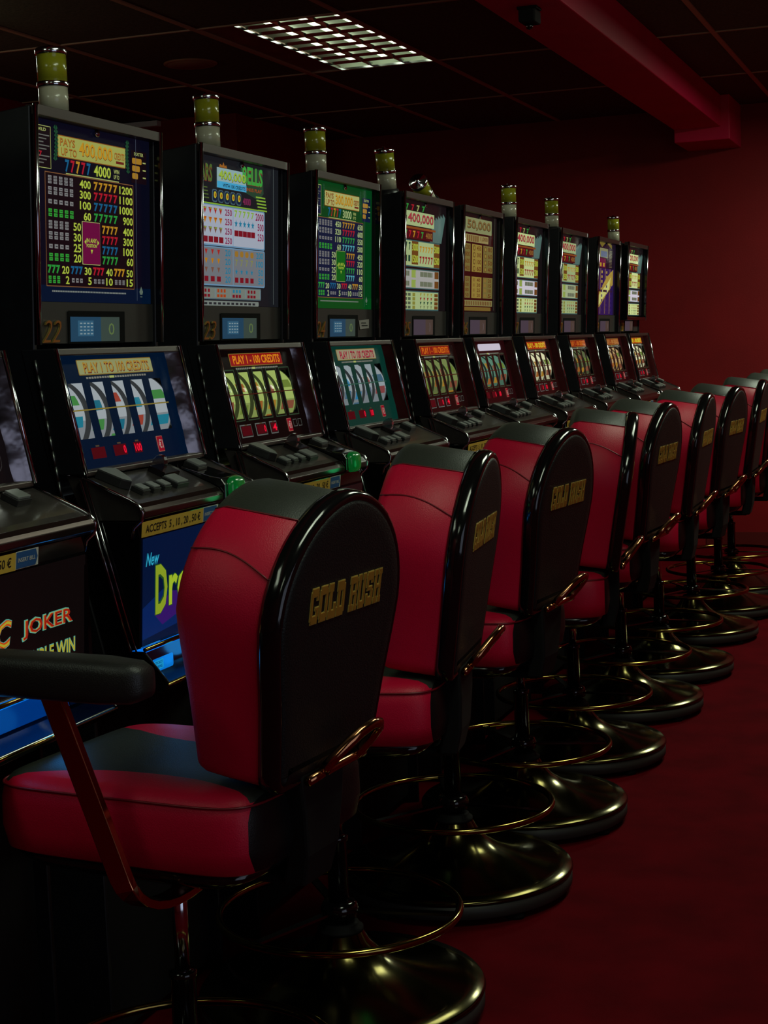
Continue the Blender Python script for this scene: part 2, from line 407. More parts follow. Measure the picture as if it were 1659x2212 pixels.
def layout_a(pn, bg, bg2, box, num, t400, four, left, right, l4, r4, sevens, mag, magc, signc, txtc):
    """tall paytable of sevens and bars around a square 'in any position' box"""
    pn.rect(.015, 1.728, .562, 2.142, bg); pn.rect(.015, 1.728, .562, 1.765, bg2, .5)
    pn.rect(.079, 1.764, .474, 2.012, box, 1)
    pn.frame(.077, 1.762, .476, 2.014, .002, glow(112, 74, 44), 2)
    pn.rect(.03, 2.02, .104, 2.112, box, 1); pn.frame(.03, 2.02, .104, 2.112, .0015, CREAM, 2)
    pn.text('WILD', .045, 2.100, .085, 2.107, CREAM)
    for i in range(9):
        if i != 5: pn.rect(.036, 2.090 - i * .0075, .098 - .012 * (i % 3), 2.0925 - i * .0075, glow(90, 92, 86), 2)
    pn.text('7', .055, 2.044, .067, 2.056, NUM['red'])
    pn.rrect(.133, 2.050, .440, 2.099, .003, glow(120, 70, 20), 1); pn.rrect(.135, 2.052, .438, 2.097, .003, signc, 2)
    pn.text2('PAYS', .140, 2.076, .205, 2.093, txtc, DKRED, 3); pn.text2('UP TO', .145, 2.055, .212, 2.072, txtc, DKRED, 3)
    pn.text2(t400, .222, 2.056, .375, 2.092, glow(176, 130, 30), DKRED, 3, .03)
    pn.text2('CREDITS', .383, 2.068, .432, 2.084, txtc, DKRED, 3); pn.rect(.392, 2.058, .430, 2.064, DKRED, 3)
    # laurel
    lf = glow(24, 66, 40)
    for side, uc in ((-1, .122), (1, .452)):
        for i in range(9):
            zz = 2.040 + i * .0085; uu = uc - side * .006 * math.sin(i / 9 * 3)
            pn.poly([(uu, zz), (uu + .009, zz + .004), (uu + .002, zz + .011)], lf, 2); pn.poly([(uu, zz), (uu - .009, zz + .004), (uu - .002, zz + .011)], lf, 2)
    pn.rect(.468, 2.020, .545, 2.098, box, 1); pn.text('SCATTER', .482, 2.086, .528, 2.094, CREAM)
    for i, n in enumerate((5, 4, 3)):
        pn.rrect(.472, 2.066 - i * .018, .472 + .0095 * n, 2.080 - i * .018, .004, glow(150, 110, 34), 2)
        pn.rect(.525, 2.070 - i * .018, .540, 2.073 - i * .018, CREAM, 2)
    pn.text('spade', 0, 0, 0, 0, CREAM) if False else None
    sc = sevens
    for i, (cc_) in enumerate(('blue', 'red', 'gold', 'red', 'blue') if sc[0] == 'gold' else ('green', 'red', 'gold', 'red', 'green')):
        pn.text('7', .163 + .0235 * i, 2.019, .163 + .0235 * i + .018, 2.047, NUM[cc_], 2, .03)
    pn.text(four, .290, 2.020, .368, 2.046, num); pn.text('WIN', .382, 2.034, .408, 2.044, CREAM); pn.text('UP TO', .382, 2.021, .408, 2.031, CREAM)
    pn.rect(.165, 2.0145, .405, 2.0168, CREAM, 3)
    grey = glow(112, 112, 112); dk = glow(40, 40, 46); gbar = glow(44, 140, 48); gdk = glow(18, 70, 24)
    zs = [1.9975, 1.9735, 1.9495, 1.9250]
    for i, z in enumerate(zs):
        g = i == 3
        pn.bars(5, .086, .200, z, .019 if i != 2 else .012, gbar if g else grey, gdk if g else dk, (3, 2, 1, 2)[i])
        wn = .0165 * len(left[i]); pn.text(left[i], .274 - wn, z - .0095, .274, z + .0095, num)
        for k in range(5): pn.text('7', .288 + .0228 * k, z - .0098, .288 + .0228 * k + .0185, z + .0098, NUM[sc[i]], 2, .04)
        wn = .0160 * len(right[i]); pn.text(right[i], .472 - wn, z - .0095, .472, z + .0095, num)
    zs = [1.8990, 1.8750, 1.8510, 1.8275]
    for i, z in enumerate(zs):
        g = i == 3
        pn.bars(4, .086, .178, z, .019 if i != 2 else .012, gbar if g else grey, gdk if g else dk, (3, 2, 1, 2)[i])
        pn.text(l4[i], .195, z - .0095, .228, z + .0095, num)
        for k in range(4): pn.text('7', .324 + .0192 * k, z - .0098, .324 + .0192 * k + .0165, z + .0098, NUM[sc[i]], 2, .04)
        wn = .0160 * len(r4[i]); pn.text(r4[i], .472 - wn, z - .0095, .472, z + .0095, num)
    pn.rrect(.232, 1.815, .314, 1.914, .002, CREAM, 2); pn.rrect(.2335, 1.8165, .3125, 1.9125, .002, mag, 3)
    pn.text('IN ANY', .250, 1.866, .296, 1.876, magc, 4); pn.text('POSITION', .250, 1.855, .296, 1.863, magc, 4)
    pn.poly([(.240, 1.867), (.248, 1.873), (.248, 1.861)], magc, 4); pn.poly([(.307, 1.867), (.299, 1.873), (.299, 1.861)], magc, 4)
    pn.poly([(.268, 1.850), (.278, 1.850), (.273, 1.840)], magc, 4)
    q = [('green', '20'), ('blue', '30'), ('red', '40'), ('gold', '50')]
    for i, (cn, t) in enumerate(q):
        u = .083 + i * .0985
        if sc[0] != 'gold': cn = {'green': 'cyan', 'blue': 'green'}.get(cn, cn)
        for k in range(3): pn.text('7', u + .0175 * k, 1.791, u + .0175 * k + .0165, 1.810, NUM[cn], 2, .05)
        pn.text(t, u + .060, 1.791, u + .091, 1.809, num)
        pn.bars(3, u, u + .054, 1.7775, .018 if i == 0 else .012, gbar if i == 0 else grey, gdk if i == 0 else dk, (2, 1, 2, 3)[i])
        t2 = ('2', '5', '10', '15')[i]; pn.text(t2, u + .091 - .0155 * len(t2), 1.7685, u + .091, 1.7865, num)
    for k in range(46): pn.rect(.100 + k * .0073, 1.750, .1055 + k * .0073, 1.7535, glow(112, 118, 112), 2)
    pn.poly([(.511, 1.770), (.520, 1.757), (.516, 1.750), (.506, 1.750), (.502, 1.757)], glow(84, 100, 88), 2)
    pn.rect(.506, 1.744, .516, 1.746, glow(84, 100, 88), 2)
    pn.rect(.488, 1.735, .4895, 2.125, glow(66, 76, 90), 3)

def layout_b(pn):
    bg = glow(22, 24, 28); pn.rect(.015, 1.728, .562, 2.142, bg)
    wh = glow(150, 158, 172); blu = glow(96, 132, 160); mg = glow(120, 24, 66); cy = glow(30, 110, 140); lime = glow(120, 160, 50); rd = glow(110, 18, 30)
    oran = glow(150, 60, 24)
    pn.text2('BARS', .030, 2.058, .118, 2.105, glow(70, 96, 40), rd, 2, .05)
    pn.poly([(.30, 2.11), (.445, 2.118), (.455, 2.05), (.42, 2.03), (.30, 2.05)], glow(34, 60, 42), 1)
    pn.text2('BELLS', .31, 2.068, .445, 2.118, glow(50, 146, 56), rd, 2, .05)
    pn.text('BONUS PLAY', .312, 2.050, .44, 2.060, oran, 3, .02)
    pn.rect(.148, 2.046, .335, 2.100, glow(130, 158, 160), 2); pn.rect(.148, 2.046, .335, 2.064, glow(60, 150, 190), 3)
    pn.poly([(.16, 2.101), (.21, 2.101), (.205, 2.109), (.195, 2.106), (.188, 2.116), (.18, 2.106), (.166, 2.110)], glow(140, 86, 30), 3)
    pn.text2('400,000', .155, 2.066, .328, 2.094, glow(140, 170, 56), glow(70, 50, 30), 4, .04)
    pn.text('WITH 100 CREDITS', .180, 2.049, .325, 2.059, glow(16, 30, 40), 5)
    for i in range(5):
        u = .118 + .038 * i; pn.rrect(u, 2.006, u + .032, 2.040, .008, glow(60, 84, 98), 2); pn.rrect(u + .003, 2.009, u + .029, 2.037, .007, glow(14, 28, 50), 3)
        pn.rrect(u + .008, 2.016, u + .024, 2.034, .007, glow(170, 160, 36), 4); pn.rrect(u + .012, 2.020, u + .02, 2.029, .003, glow(150, 80, 24), 5)
    pn.text('4000', .312, 2.010, .364, 2.030, glow(120, 34, 76), 3)
    for i in range(5): pn.rect(.40 + .004 * i, 2.036 - .009 * i, .465 + .003 * i, 2.040 - .009 * i, lime, 2)
    for i in range(4): pn.rect(.026, 2.040 - .009 * i, .09 + .003 * i, 2.043 - .009 * i, glow(70, 90, 40), 2)
    pn.rect(.03, 1.9995, .42, 2.003, lime, 2)
    # two upper blocks
    for (z1, z0, c_) in ((1.996, 1.893, wh), (1.884, 1.786, glow(104, 108, 114))):
        pn.rrect(.018, z0 - .004, .462, z1 + .003, .006, blu, 1); pn.rrect(.022, z0, .455, z1, .005, c_, 2)
        pn.rect(.246, z0, .2485, z1, blu, 3)
    ic = [(glow(150, 40, 34), lime), (glow(170, 110, 20), oran), (glow(110, 74, 60), lime), (rd, rd)]
    for r in range(4):
        zc = 1.982 - r * .0255; zd = 1.872 - r * .024
        for k in range(5):
            u = .030 + .032 * k
            if r < 3: pn.poly([(u, zc + .008), (u + .021, zc + .008), (u + .011, zc - .009)], ic[r][0], 3); pn.poly([(u + .002, zc + .004), (u + .014, zc + .008), (u + .019, zc + .004)], ic[r][1], 4)
            else: pn.rect(u, zc - .008, u + .027, zc + .008, rd, 3)
            u2 = .256 + .0275 * k
            if r == 0: pn.text('7', u2, zc - .009, u2 + .019, zc + .010, lime, 3, .03)
            if r == 1: pn.star(u2 + .011, zc - .001, .0115, cy)
            if r == 2: pn.rect(u2, zc - .010, u2 + .026, zc + .006, rd, 3)
        pn.text('250', .196, zc - .009, .240, zc + .009, mg, 3)
        if r < 3: pn.text(('2000', '500', '250')[r], .396 if r == 0 else .410, zc - .011 - .003 * r, .452, zc + .010 - .003 * r, mg, 3)
        for k in range(4):
            u = .030 + .038 * k
            if r < 3: pn.poly([(u + .002, zd + .007), (u + .02, zd + .007), (u + .011, zd - .008)], ic[r][0], 3)
            else: pn.rect(u, zd - .007, u + .024, zd + .007, rd, 3)
            u2 = .258 + .034 * k
            if r == 0: pn.rrect(u2, zd - .008, u2 + .022, zd + .008, .006, glow(140, 104, 40), 3)
            if r == 1: pn.text('7', u2 + .003, zd - .009, u2 + .018, zd + .009, glow(120, 124, 66), 3)
            if r == 2: pn.star(u2 + .010, zd - .001, .0095, cy)
            if r == 3: pn.rect(u2, zd - .007, u2 + .022, zd + .007, rd, 3)
        pn.text('20', .196, zd - .009, .230, zd + .009, cy, 3); pn.text(('200', '100', '50', '50')[r], .400 if r < 2 else .414, zd - .009, .448, zd + .009, cy, 3)
    pn.rrect(.035, 1.741 + .004, .435, 1.779, .004, glow(70, 88, 96), 1); pn.rrect(.039, 1.748, .431, 1.776, .003, glow(108, 116, 108), 2)
    for g in range(4):
        for k in range(3):
            u = .046 + .098 * g + .020 * k
            pn.rect(u, 1.751, u + .015, 1.759, rd if g != 1 else oran, 3); pn.rect(u + .002, 1.764, u + .014, 1.773, (rd, oran, cy, rd)[g], 3)
        pn.rect(.132 + .098 * g, 1.75, .134 + .098 * g, 1.774, blu, 3)
    pn.rrect(.058, 1.728, .418, 1.741, .004, glow(110, 118, 112), 2)
    for k in range(12): pn.rect(.066 + .028 * k, 1.731, .084 + .028 * k, 1.737, glow(34, 36, 40), 3)
    pn.rect(.520, 1.735, .522, 2.130, glow(88, 98, 96), 3)

def layout_c(pn, hot=0):
    """dark glass with white blocks of sevens"""
    pn.rect(.015, 1.728, .562, 2.142, glow(20, 14, 16))
    wh = glow(*((150, 168, 118), (174, 190, 130), (142, 160, 112), (190, 205, 140))[hot]); wg = glow(*((150, 150, 146), (190, 186, 196), (150, 162, 126), (196, 190, 204))[hot])
    rd = glow(130, 24, 30); br = glow(96, 60, 24); gr = glow(22, 60, 44); tl = glow(50, 84, 84)
    for i in range(5):                                     # fanned playing cards behind the right edge
        pn.poly([(.30 + .022 * i, 1.985), (.33 + .024 * i, 2.075 + .006 * i), (.352 + .024 * i, 2.068 + .004 * i), (.322 + .022 * i, 1.985)], glow(74, 100, 94), 1 + i * .3)
    for i in range(4): pn.text('7', .07 + .05 * i, 2.090, .095 + .05 * i, 2.112, (NUM['green'], NUM['red'], CREAM, NUM['green'])[i], 2, .03)
    pn.poly([(.035, 2.036), (.335, 2.036), (.335, 2.088), (.035, 2.088)], wh, 3)
    pn.text2('400,000', .085, 2.044, .325, 2.082, glow(150, 52, 60), glow(70, 14, 20), 4, .03)
    pn.rect(.045, 2.046, .058, 2.076, glow(30, 40, 34), 4); pn.rect(.064, 2.046, .076, 2.070, glow(30, 40, 34), 4)
    pn.rect(.02, 2.024, .350, 2.032, glow(120, 62, 24), 3); pn.rect(.02, 1.988, .325, 2.024, glow(66, 14, 18), 2)
    for i in range(5): pn.text('7', .06 + .038 * i, 1.993, .082 + .038 * i, 2.018, (NUM['green'], NUM['red'], NUM['gold'], NUM['red'], NUM['green'])[i], 3, .04)
    pn.text('4000', .255, 1.995, .318, 2.018, glow(130, 90, 40), 3)
    pn.rect(.018, 1.887, .395, 1.984, tl, 1); pn.rect(.022, 1.891, .392, 1.980, wh, 2)
    pn.rect(.125, 1.896, .185, 1.980, br, 3); pn.rect(.335, 1.891, .392, 1.980, br, 3)
    pn.text('3000', .128, 1.945, .182, 1.972, YG, 4); pn.text('1500', .128, 1.902, .182, 1.930, YG, 4)
    pn.text('5000', .338, 1.945, .389, 1.972, YG, 4); pn.text('2500', .338, 1.902, .389, 1.930, YG, 4)
    for i in range(3): pn.text('7', .036 + .03 * i, 1.945, .054 + .03 * i, 1.975, gr, 3, .05); pn.rect(.034 + .03 * i, 1.905, .052 + .03 * i, 1.928, gr, 3)
    for i in range(5): pn.text('7', .198 + .027 * i, 1.942, .218 + .027 * i, 1.965, NUM['gold'], 3, .05); pn.text('7', .198 + .027 * i, 1.900, .218 + .027 * i, 1.928, rd, 3, .05)
    pn.rect(.018, 1.807, .392, 1.880, tl, 1); pn.rect(.022, 1.811, .388, 1.876, wg, 2)
    for r in (1.862, 1.826):
        pn.rect(.032, r - .009, .105, r + .009, glow(96, 104, 84), 3); pn.rect(.205, r - .009, .325, r + .009, glow(96, 104, 84), 3)
        for k in range(8): pn.rect(.045 + .038 * k, r - .010, .0465 + .038 * k, r + .010, wg, 4)
        pn.rect(.125, r - .014, .165, r + .014, glow(130, 150, 70), 3); pn.rect(.345, r - .013, .385, r + .013, br, 3)
    pn.rect(.018, 1.716 + .012, .390, 1.800, tl, 1); pn.rect(.022, 1.7705 - .038, .385, 1.796, wh, 2)
    for r in range(4):
        z = 1.786 - .0155 * r
        for k in range(3): pn.rect(.030 + .032 * k, z - .005, .054 + .032 * k, z + .005, glow(70, 84, 66), 3)
        pn.rect(.135, z - .006, .160, z + .006, glow(120, 120, 50), 3); pn.rect(.345, z - .006, .38, z + .006, br, 3)
        for k in range(4): pn.poly([(.205 + .034 * k, z + .006), (.222 + .034 * k, z + .006), (.210 + .034 * k, z - .007)], (glow(140, 130, 50), rd, gr, glow(110, 120, 80))[r], 3)

def layout_d(pn):
    """brown glass with three tall cream columns of coins"""
    bgd = glow(42, 9, 9); pn.rect(.015, 1.728, .562, 2.142, glow(22, 14, 14)); pn.rect(.02, 1.735, .42, 2.06, bgd, 1)
    cr = glow(132, 114, 50); cr2 = glow(104, 94, 48); br = glow(88, 52, 22)
    pn.rrect(.045, 2.050, .400, 2.110, .005, glow(118, 124, 84), 2)
    pn.text2('150,000', .065, 2.060, .385, 2.102, glow(104, 84, 46), glow(40, 32, 20), 3, .04)
    pn.rect(.09, 2.012, .36, 2.042, glow(130, 120, 74), 2)
    for i in range(6): pn.rect(.105 + .024 * i, 2.015, .117 + .024 * i, 2.039, br, 3)
    pn.text('1,000', .262, 2.018, .350, 2.038, br, 3)
    for i, c_ in enumerate((cr2, cr, cr2)):
        u = .030 + .135 * i
        pn.rect(u, 1.892, u + .118, 2.004, c_, 2); pn.rect(u, 1.785, u + .118, 1.872, c_, 2)
        for r in range(4):
            z = 1.990 - .028 * r; pn.rrect(u + .010, z - .012, u + .040, z + .010, .009, glow(96, 74, 34), 3); pn.rrect(u + .018, z - .007, u + .032, z + .005, .005, cr, 4)
            pn.text((('1200', '800', '600', '400'), ('450', '300', '100', '60'), ('80', '60', '50', '40'))[i][r], u + .056, z - .010, u + .108, z + .009, br, 3)
            z = 1.860 - .021 * r; pn.rect(u + .012, z - .007, u + .036, z + .006, glow(120, 96, 44), 3)
            pn.text((('150', '100', '80', '50'), ('40', '30', '25', '20'), ('20', '15', '10', '5'))[i][r], u + .06, z - .008, u + .1, z + .007, br, 3)
    pn.rect(.026, 1.752, .418, 1.776, glow(118, 112, 68), 2)
    for k in range(18): pn.rect(.036 + .021 * k, 1.756, .046 + .021 * k, 1.772, br, 3)
    pn.rect(.03, 1.733, .40, 1.748, glow(104, 84, 36), 2)
    pn.rect(.436, 1.735, .438, 2.125, glow(88, 92, 76), 3)

def layout_e(pn):
    """violet glass with gold columns and a lightning streak"""
    vi = glow(36, 20, 74); pn.rect(.015, 1.728, .562, 2.142, glow(24, 14, 30)); pn.rect(.02, 1.73, .52, 1.985, vi, 1)
    pn.poly([(.02, 1.83), (.16, 1.86), (.34, 1.94), (.50, 1.985), (.50, 1.90), (.30, 1.83), (.18, 1.78), (.02, 1.735)], glow(150, 128, 56), 2)
    pn.poly([(.04, 1.80), (.16, 1.845), (.34, 1.90), (.44, 1.94), (.40, 1.87), (.24, 1.82), (.08, 1.76)], glow(182, 186, 110), 3)
    pn.rect(.05, 2.045, .35, 2.095, glow(118, 118, 84), 2); pn.rect(.17, 2.048, .33, 2.080, glow(82, 96, 120), 3)
    pn.poly([(.06, 2.10), (.12, 2.125), (.2, 2.10), (.3, 2.13), (.45, 2.10), (.45, 2.12), (.3, 2.138), (.06, 2.135)], glow(104, 92, 36), 2)
    pn.rect(.03, 1.99, .30, 2.040, glow(92, 16, 50), 2)
    for i in range(3): pn.rect(.07 + .08 * i, 1.995, .11 + .08 * i, 2.015, glow(160, 128, 40), 3)
    for i in range(4):
        pn.rect(.05 + .12 * i, 1.735, .056 + .12 * i, 1.985, glow(160, 120, 44), 4)
        for r in range(9): pn.rect(.075 + .12 * i, 1.750 + .026 * r, .10 + .12 * i, 1.764 + .026 * r, glow(158, 132, 52) if r > 5 else glow(44, 26, 84), 4)
    for i in range(3): pn.rect(.10 + .14 * i, 1.856, .20 + .14 * i, 1.868, glow(40, 22, 30), 4)
    for r in range(12): pn.rect(.39, 1.995 + .008 * r, .46, 1.998 + .008 * r, glow(96, 84, 60), 3)

MACH = [  # key, start y, number, paytable, reel style, lamp
    dict(y=2.253, n='21', top=None, reel='joker', lamp=None),
    dict(y=3.038, n='22', top='A1', reel='blue', lamp=(.26, 0)),
    dict(y=3.830, n='23', top='B', reel='lime', lamp=(.27, 0)),
    dict(y=4.617, n='24', top='A2', reel='green', lamp=(.27, 0)),
    dict(y=5.440, n='25', top='C0', reel='olive', lamp=(.13, -9)),
    dict(y=6.150, n='26', top='D', reel='white', lamp=(-.02, -62)),
    dict(y=6.935, n='27', top='C1', reel='hot', lamp=(.27, 0)),
    dict(y=7.768, n='28', top='C2', reel='dim', lamp=(.24, 0)),
    dict(y=8.605, n='29', top='E', reel='amber', lamp=None),
    dict(y=9.283, n='30', top='C3', reel='hot2', lamp=(.22, 0)),
]
RE = {  # background, window film, sign bg, sign text, sign string, line colour, drum tint
    'blue':  (glow(1, 17, 38), (148, 156, 160), glow(132, 136, 92), glow(150, 116, 40), 'PLAY 1 TO 100 CREDITS', glow(120, 104, 40)),
    'lime':  (glow(9, 4, 4), (150, 170, 92), glow(128, 14, 18), glow(200, 120, 18), 'PLAY 1 - 100 CREDITS', glow(56, 18, 12)),
    'green': (glow(4, 46, 38), (136, 146, 150), glow(138, 132, 104), glow(150, 40, 60), 'PLAY 1 TO 100 CREDITS', glow(40, 80, 66)),
    'olive': (glow(22, 5, 5), (110, 124, 72), glow(120, 22, 14), glow(190, 96, 18), 'PLAY 1 - 100 CREDITS', glow(60, 20, 14)),
    'white': (glow(30, 4, 6), (84, 124, 104), glow(190, 184, 200), glow(206, 200, 214), '', glow(56, 24, 18)),
    'hot':   (glow(28, 6, 6), (212, 210, 168), glow(150, 28, 10), glow(200, 180, 40), 'PLAY 1 - 100 CREDITS', glow(50, 16, 10)),
    'dim':   (glow(24, 6, 6), (88, 96, 62), glow(120, 30, 14), glow(176, 96, 24), 'PLAY 1 - 100 CREDITS', glow(56, 20, 14)),
    'amber': (glow(30, 5, 7), (170, 140, 96), glow(124, 56, 20), glow(160, 116, 60), 'PLAY 1 - 100 CREDITS', glow(60, 20, 14)),
    'hot2':  (glow(30, 8, 6), (206, 204, 160), glow(160, 60, 10), glow(190, 200, 50), 'PLAY 1 - 100 CREDITS', glow(56, 18, 12)),
    'joker': (glow(14, 10, 12), (120, 124, 120), glow(120, 14, 18), glow(200, 120, 18), 'PLAY 1 - 100 CREDITS', glow(56, 18, 12)),
}
WIN = [(.069, .130), (.164, .222), (.259, .316), (.351, .409), (.444, .503)]
WZ0, WZ1 = 1.4185, 1.5435

def reel_panel(t, style):
    bg, film, sbg, stx, s, lnc = RE[style]
    pn = Panel(*REELP)
    pn.rect(.012, WZ1, W2 - .012, 1.612, bg); pn.rect(.012, 1.350, W2 - .012, WZ0, bg)
    ed = [.012] + [v for w_ in WIN for v in w_] + [W2 - .012]
    for i in range(0, len(ed), 2): pn.rect(ed[i], WZ0, ed[i + 1], WZ1, bg)
    if style == 'joker':
        pn.rrect(.40, 1.375, .53, 1.43, .02, glow(40, 38, 38), 1); pn.rrect(.403, 1.378, .527, 1.427, .018, bg, 2)
    # sign
    if s:
        e = 2.0
        pn.rrect(.126, 1.5600, .476, 1.5955, .003, glow(120, 96, 40), 1); pn.rrect(.128, 1.562, .474, 1.5935, .003, sbg, 2)
        if 'TO' in s: pn.text2(s, .148, 1.5655, .455, 1.5895, stx, glow(92, 16, 24), 3, .03)
        else: pn.text(s, .145, 1.566, .458, 1.590, stx, 3, .03)
    else: pn.rrect(.15, 1.566, .48, 1.594, .012, sbg, 2); pn.rrect(.28, 1.549, .292, 1.556, .003, sbg, 2)  # blank white glowing strip above the reel windows
    tx = glow(110, 110, 100)
    for k in range(24):
        if k in (9, 10): continue
        pn.rect(.152 + k * .0118, 1.5515, .1612 + k * .0118, 1.5560, tx, 2)
    pn.rect(.257, 1.551, .279, 1.5565, CREAM, 2)
    # window edging and payline
    if style not in ('blue', 'green'):
        for a, b_ in WIN: pn.frame(a - .007, WZ0 - .007, b_ + .007, WZ1 + .009, .003, glow(40, 58, 40), 1)
    pn.rect(.050, 1.4805, .510, 1.4835, lnc, 6)
    # meters
    rdk = glow(70, 6, 14); lit = glow(230, 20, 50)
    for (a, b_) in ((.098, .158), (.196, .255), (.291, .328)):
        if style not in ('blue', 'green', 'white'): pn.rect(a - .006, 1.367, b_ + .006, 1.402, glow(84, 88, 84), 1); pn.rect(a - .003, 1.370, b_ + .003, 1.399, glow(30, 8, 10), 2)
        pn.rect(a, 1.372, b_, 1.397, rdk, 3)
        pn.rect((a + b_) / 2 - .008, 1.3985, (a + b_) / 2 + .008, 1.402, glow(70, 56, 40), 3)
    pn.text('0', .240, 1.375, .252, 1.394, lit, 4, .03)
    pn.text('4' if style in ('lime', 'olive') else ('00' if style == 'white' else '100'), .300 if style != 'blue' else .294, 1.375, .326, 1.394, lit, 4, .03)
    pn.rrect(.407, 1.366, .438, 1.404, .002, glow(140, 84, 70), 2); pn.rrect(.4085, 1.3675, .4365, 1.4025, .002, glow(128, 12, 30), 3)
    pn.text('\u20ac1', .413, 1.374, .433, 1.396, glow(150, 130, 120), 4, .02)
    if style not in ('blue', 'green'):
        pn.frame(.452, 1.378, .478, 1.399, .0015, glow(84, 88, 84), 1); pn.frame(.488, 1.378, .512, 1.399, .0015, glow(84, 88, 84), 1)
    pn.build('reel_glass', t)
    # drums: cylinders that bulge towards the glass
    sym = {'blue': ((26, 96, 116), (140, 58, 44), (30, 110, 130), (60, 120, 60)), 'green': ((40, 110, 150), (90, 100, 120), (120, 60, 60), (60, 90, 110))}.get(style, ((140, 84, 36), (150, 110, 36), (120, 70, 50), (100, 120, 50)))
    xm = (REELP[0] + REELP[2]) / 2
    R = .095; cx = xm - R - .014; cz = 1.458
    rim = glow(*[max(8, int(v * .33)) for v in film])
    for i, (a, b_) in enumerate(WIN):
        mbb = MB(); d0, d1 = a - .004, (a + .070 if i < 4 else b_ + .05)
        N = 26; rng = random.Random(sum(map(ord, style)) % 97 + i * 13)
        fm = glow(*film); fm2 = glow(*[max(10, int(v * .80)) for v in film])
        for k in range(N):
            a0 = -1.15 + 2.3 * k / N; a1 = -1.15 + 2.3 * (k + 1) / N
            vs = []
            for ang in (a0, a1):
                for u in (d0, d1): vs.append((X(cx + R * math.cos(ang)), Uf(u), cz + R * math.sin(ang)))
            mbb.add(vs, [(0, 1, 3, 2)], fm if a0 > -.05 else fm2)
        # symbols printed on the strip
        for j, ac in enumerate((-.62, -.12, .42)):
            c_ = glow(*sym[(i + j + 1) % 4]); vs = []
            ac += rng.uniform(-.10, .10)
            for ang in (ac - .13, ac, ac + .13):
                for u in (d0 + .012, d1 - .012): vs.append((X(cx + (R + .0008) * math.cos(ang)), Uf(u), cz + (R + .0008) * math.sin(ang)))
            mbb.add(vs, [(0, 1, 3, 2), (2, 3, 5, 4)], c_)
        # flanges
        for ua, ub, ra, rb in ((d1, d1, R - .03, R + .002), (d1, d1 + .0215, R - .004, R - .004), (d0, d0, R - .03, R + .002)):
            vs = []
            for k in range(N + 1):
                a0 = -1.15 + 2.3 * k / N
                for r, u in ((ra, ua), (rb, ub)): vs.append((X(cx + r * math.cos(a0)), Uf(u), cz + r * math.sin(a0)))
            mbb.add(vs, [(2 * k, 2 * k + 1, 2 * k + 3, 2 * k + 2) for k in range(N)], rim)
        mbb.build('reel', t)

def belly_art(t, key):
    pn = Panel(-1.7045, .965, -1.6885, 1.205)
    pn.rect(.008, .966, .552, 1.204, {'21': glow(12, 7, 7), '22': glow(2, 19, 50), '24': glow(6, 62, 14)}.get(key, glow(30, 14, 14)))
    if key == '21':
        red = glow(176, 60, 16); edge = glow(80, 150, 130); yl = glow(160, 150, 40)
        pn.text('JOKER', .317, 1.066, .503, 1.108, edge, 1, .06); pn.text('JOKER', .320, 1.068, .500, 1.106, glow(170, 120, 40), 2, .03); pn.text('JOKER', .322, 1.069, .499, 1.105, glow(140, 26, 14), 3, .012)
        pn.text('MAGIC', .05, 1.064, .285, 1.120, edge, 1, .05, .2); pn.text('MAGIC', .053, 1.066, .283, 1.118, red, 2, .03, .2); pn.text('MAGIC', .055, 1.068, .281, 1.116, yl, 3, -.01, .2)
        pn.text('DOUBLE WIN', .30, 1.012, .512, 1.044, edge, 1, .04); pn.text('DOUBLE WIN', .302, 1.014, .510, 1.042, yl, 2, .015)
    if key == '22':
        pn.poly([(.008, 1.05), (.10, 1.08), (.2, 1.06), (.35, 1.10), (.552, 1.08), (.552, .99), (.3, 1.0), (.008, .98)], glow(4, 32, 84), .5)
        pn.poly([(.06, 1.03), (.14, 1.07), (.24, 1.06), (.2, 1.02), (.1, 1.0)], glow(48, 20, 96), .7)
        pn.text('New', .020, 1.141, .082, 1.170, glow(40, 150, 180), 2, .02, .35)
        pn.text('D', .062, 1.026, .122, 1.140, glow(30, 70, 30), 2, .06); pn.text('D', .064, 1.028, .120, 1.138, glow(128, 148, 34), 3, .03)
        pn.text('ream', .126, 1.036, .35, 1.110, glow(30, 70, 30), 2, .04); pn.text('ream', .128, 1.038, .348, 1.108, glow(150, 176, 40), 3, .02)
    if key == '24':
        pn.poly([(.02, 1.17), (.035, 1.18), (.07, 1.12), (.10, 1.08), (.085, 1.06), (.05, 1.08), (.045, 1.13)], glow(150, 14, 30), 1)
        pn.poly([(.11, 1.12), (.125, 1.175), (.14, 1.18), (.145, 1.165), (.13, 1.13), (.115, 1.09), (.10, 1.10)], glow(84, 110, 150), 1)
        pn.poly([(.009, 1.14), (.018, 1.15), (.02, 1.13), (.012, 1.12)], glow(140, 150, 60), 1)
    pn.build('belly_glass', t)
    # bill strip
    st = Panel(-1.6905, 1.205, -1.6865, 1.243)
    yel = mat('yellow_sticker', rgb(206, 168, 62), .5); bl = mat('blue_sticker', rgb(30, 84, 140), .5); blk = mat('sticker_ink', rgb(14, 14, 14), .5); wht = mat('sticker_white', rgb(200, 200, 190), .5)
    st.rect(.004, 1.207, .300, 1.241, yel, 1); st.text('ACCEPTS  5 , 10 , 20 , 50 \u20ac', .022, 1.2125, .285, 1.234, blk, 2, .01)
    st.rect(.300, 1.208, .378, 1.242, wht, 1); st.poly([(.302, 1.2095), (.368, 1.2095), (.375, 1.225), (.368, 1.2405), (.302, 1.2405)], bl, 2)
    st.text('INSERT BILL', .306, 1.221, .366, 1.229, wht, 3, .01)
    st.build('bill_strip', t)

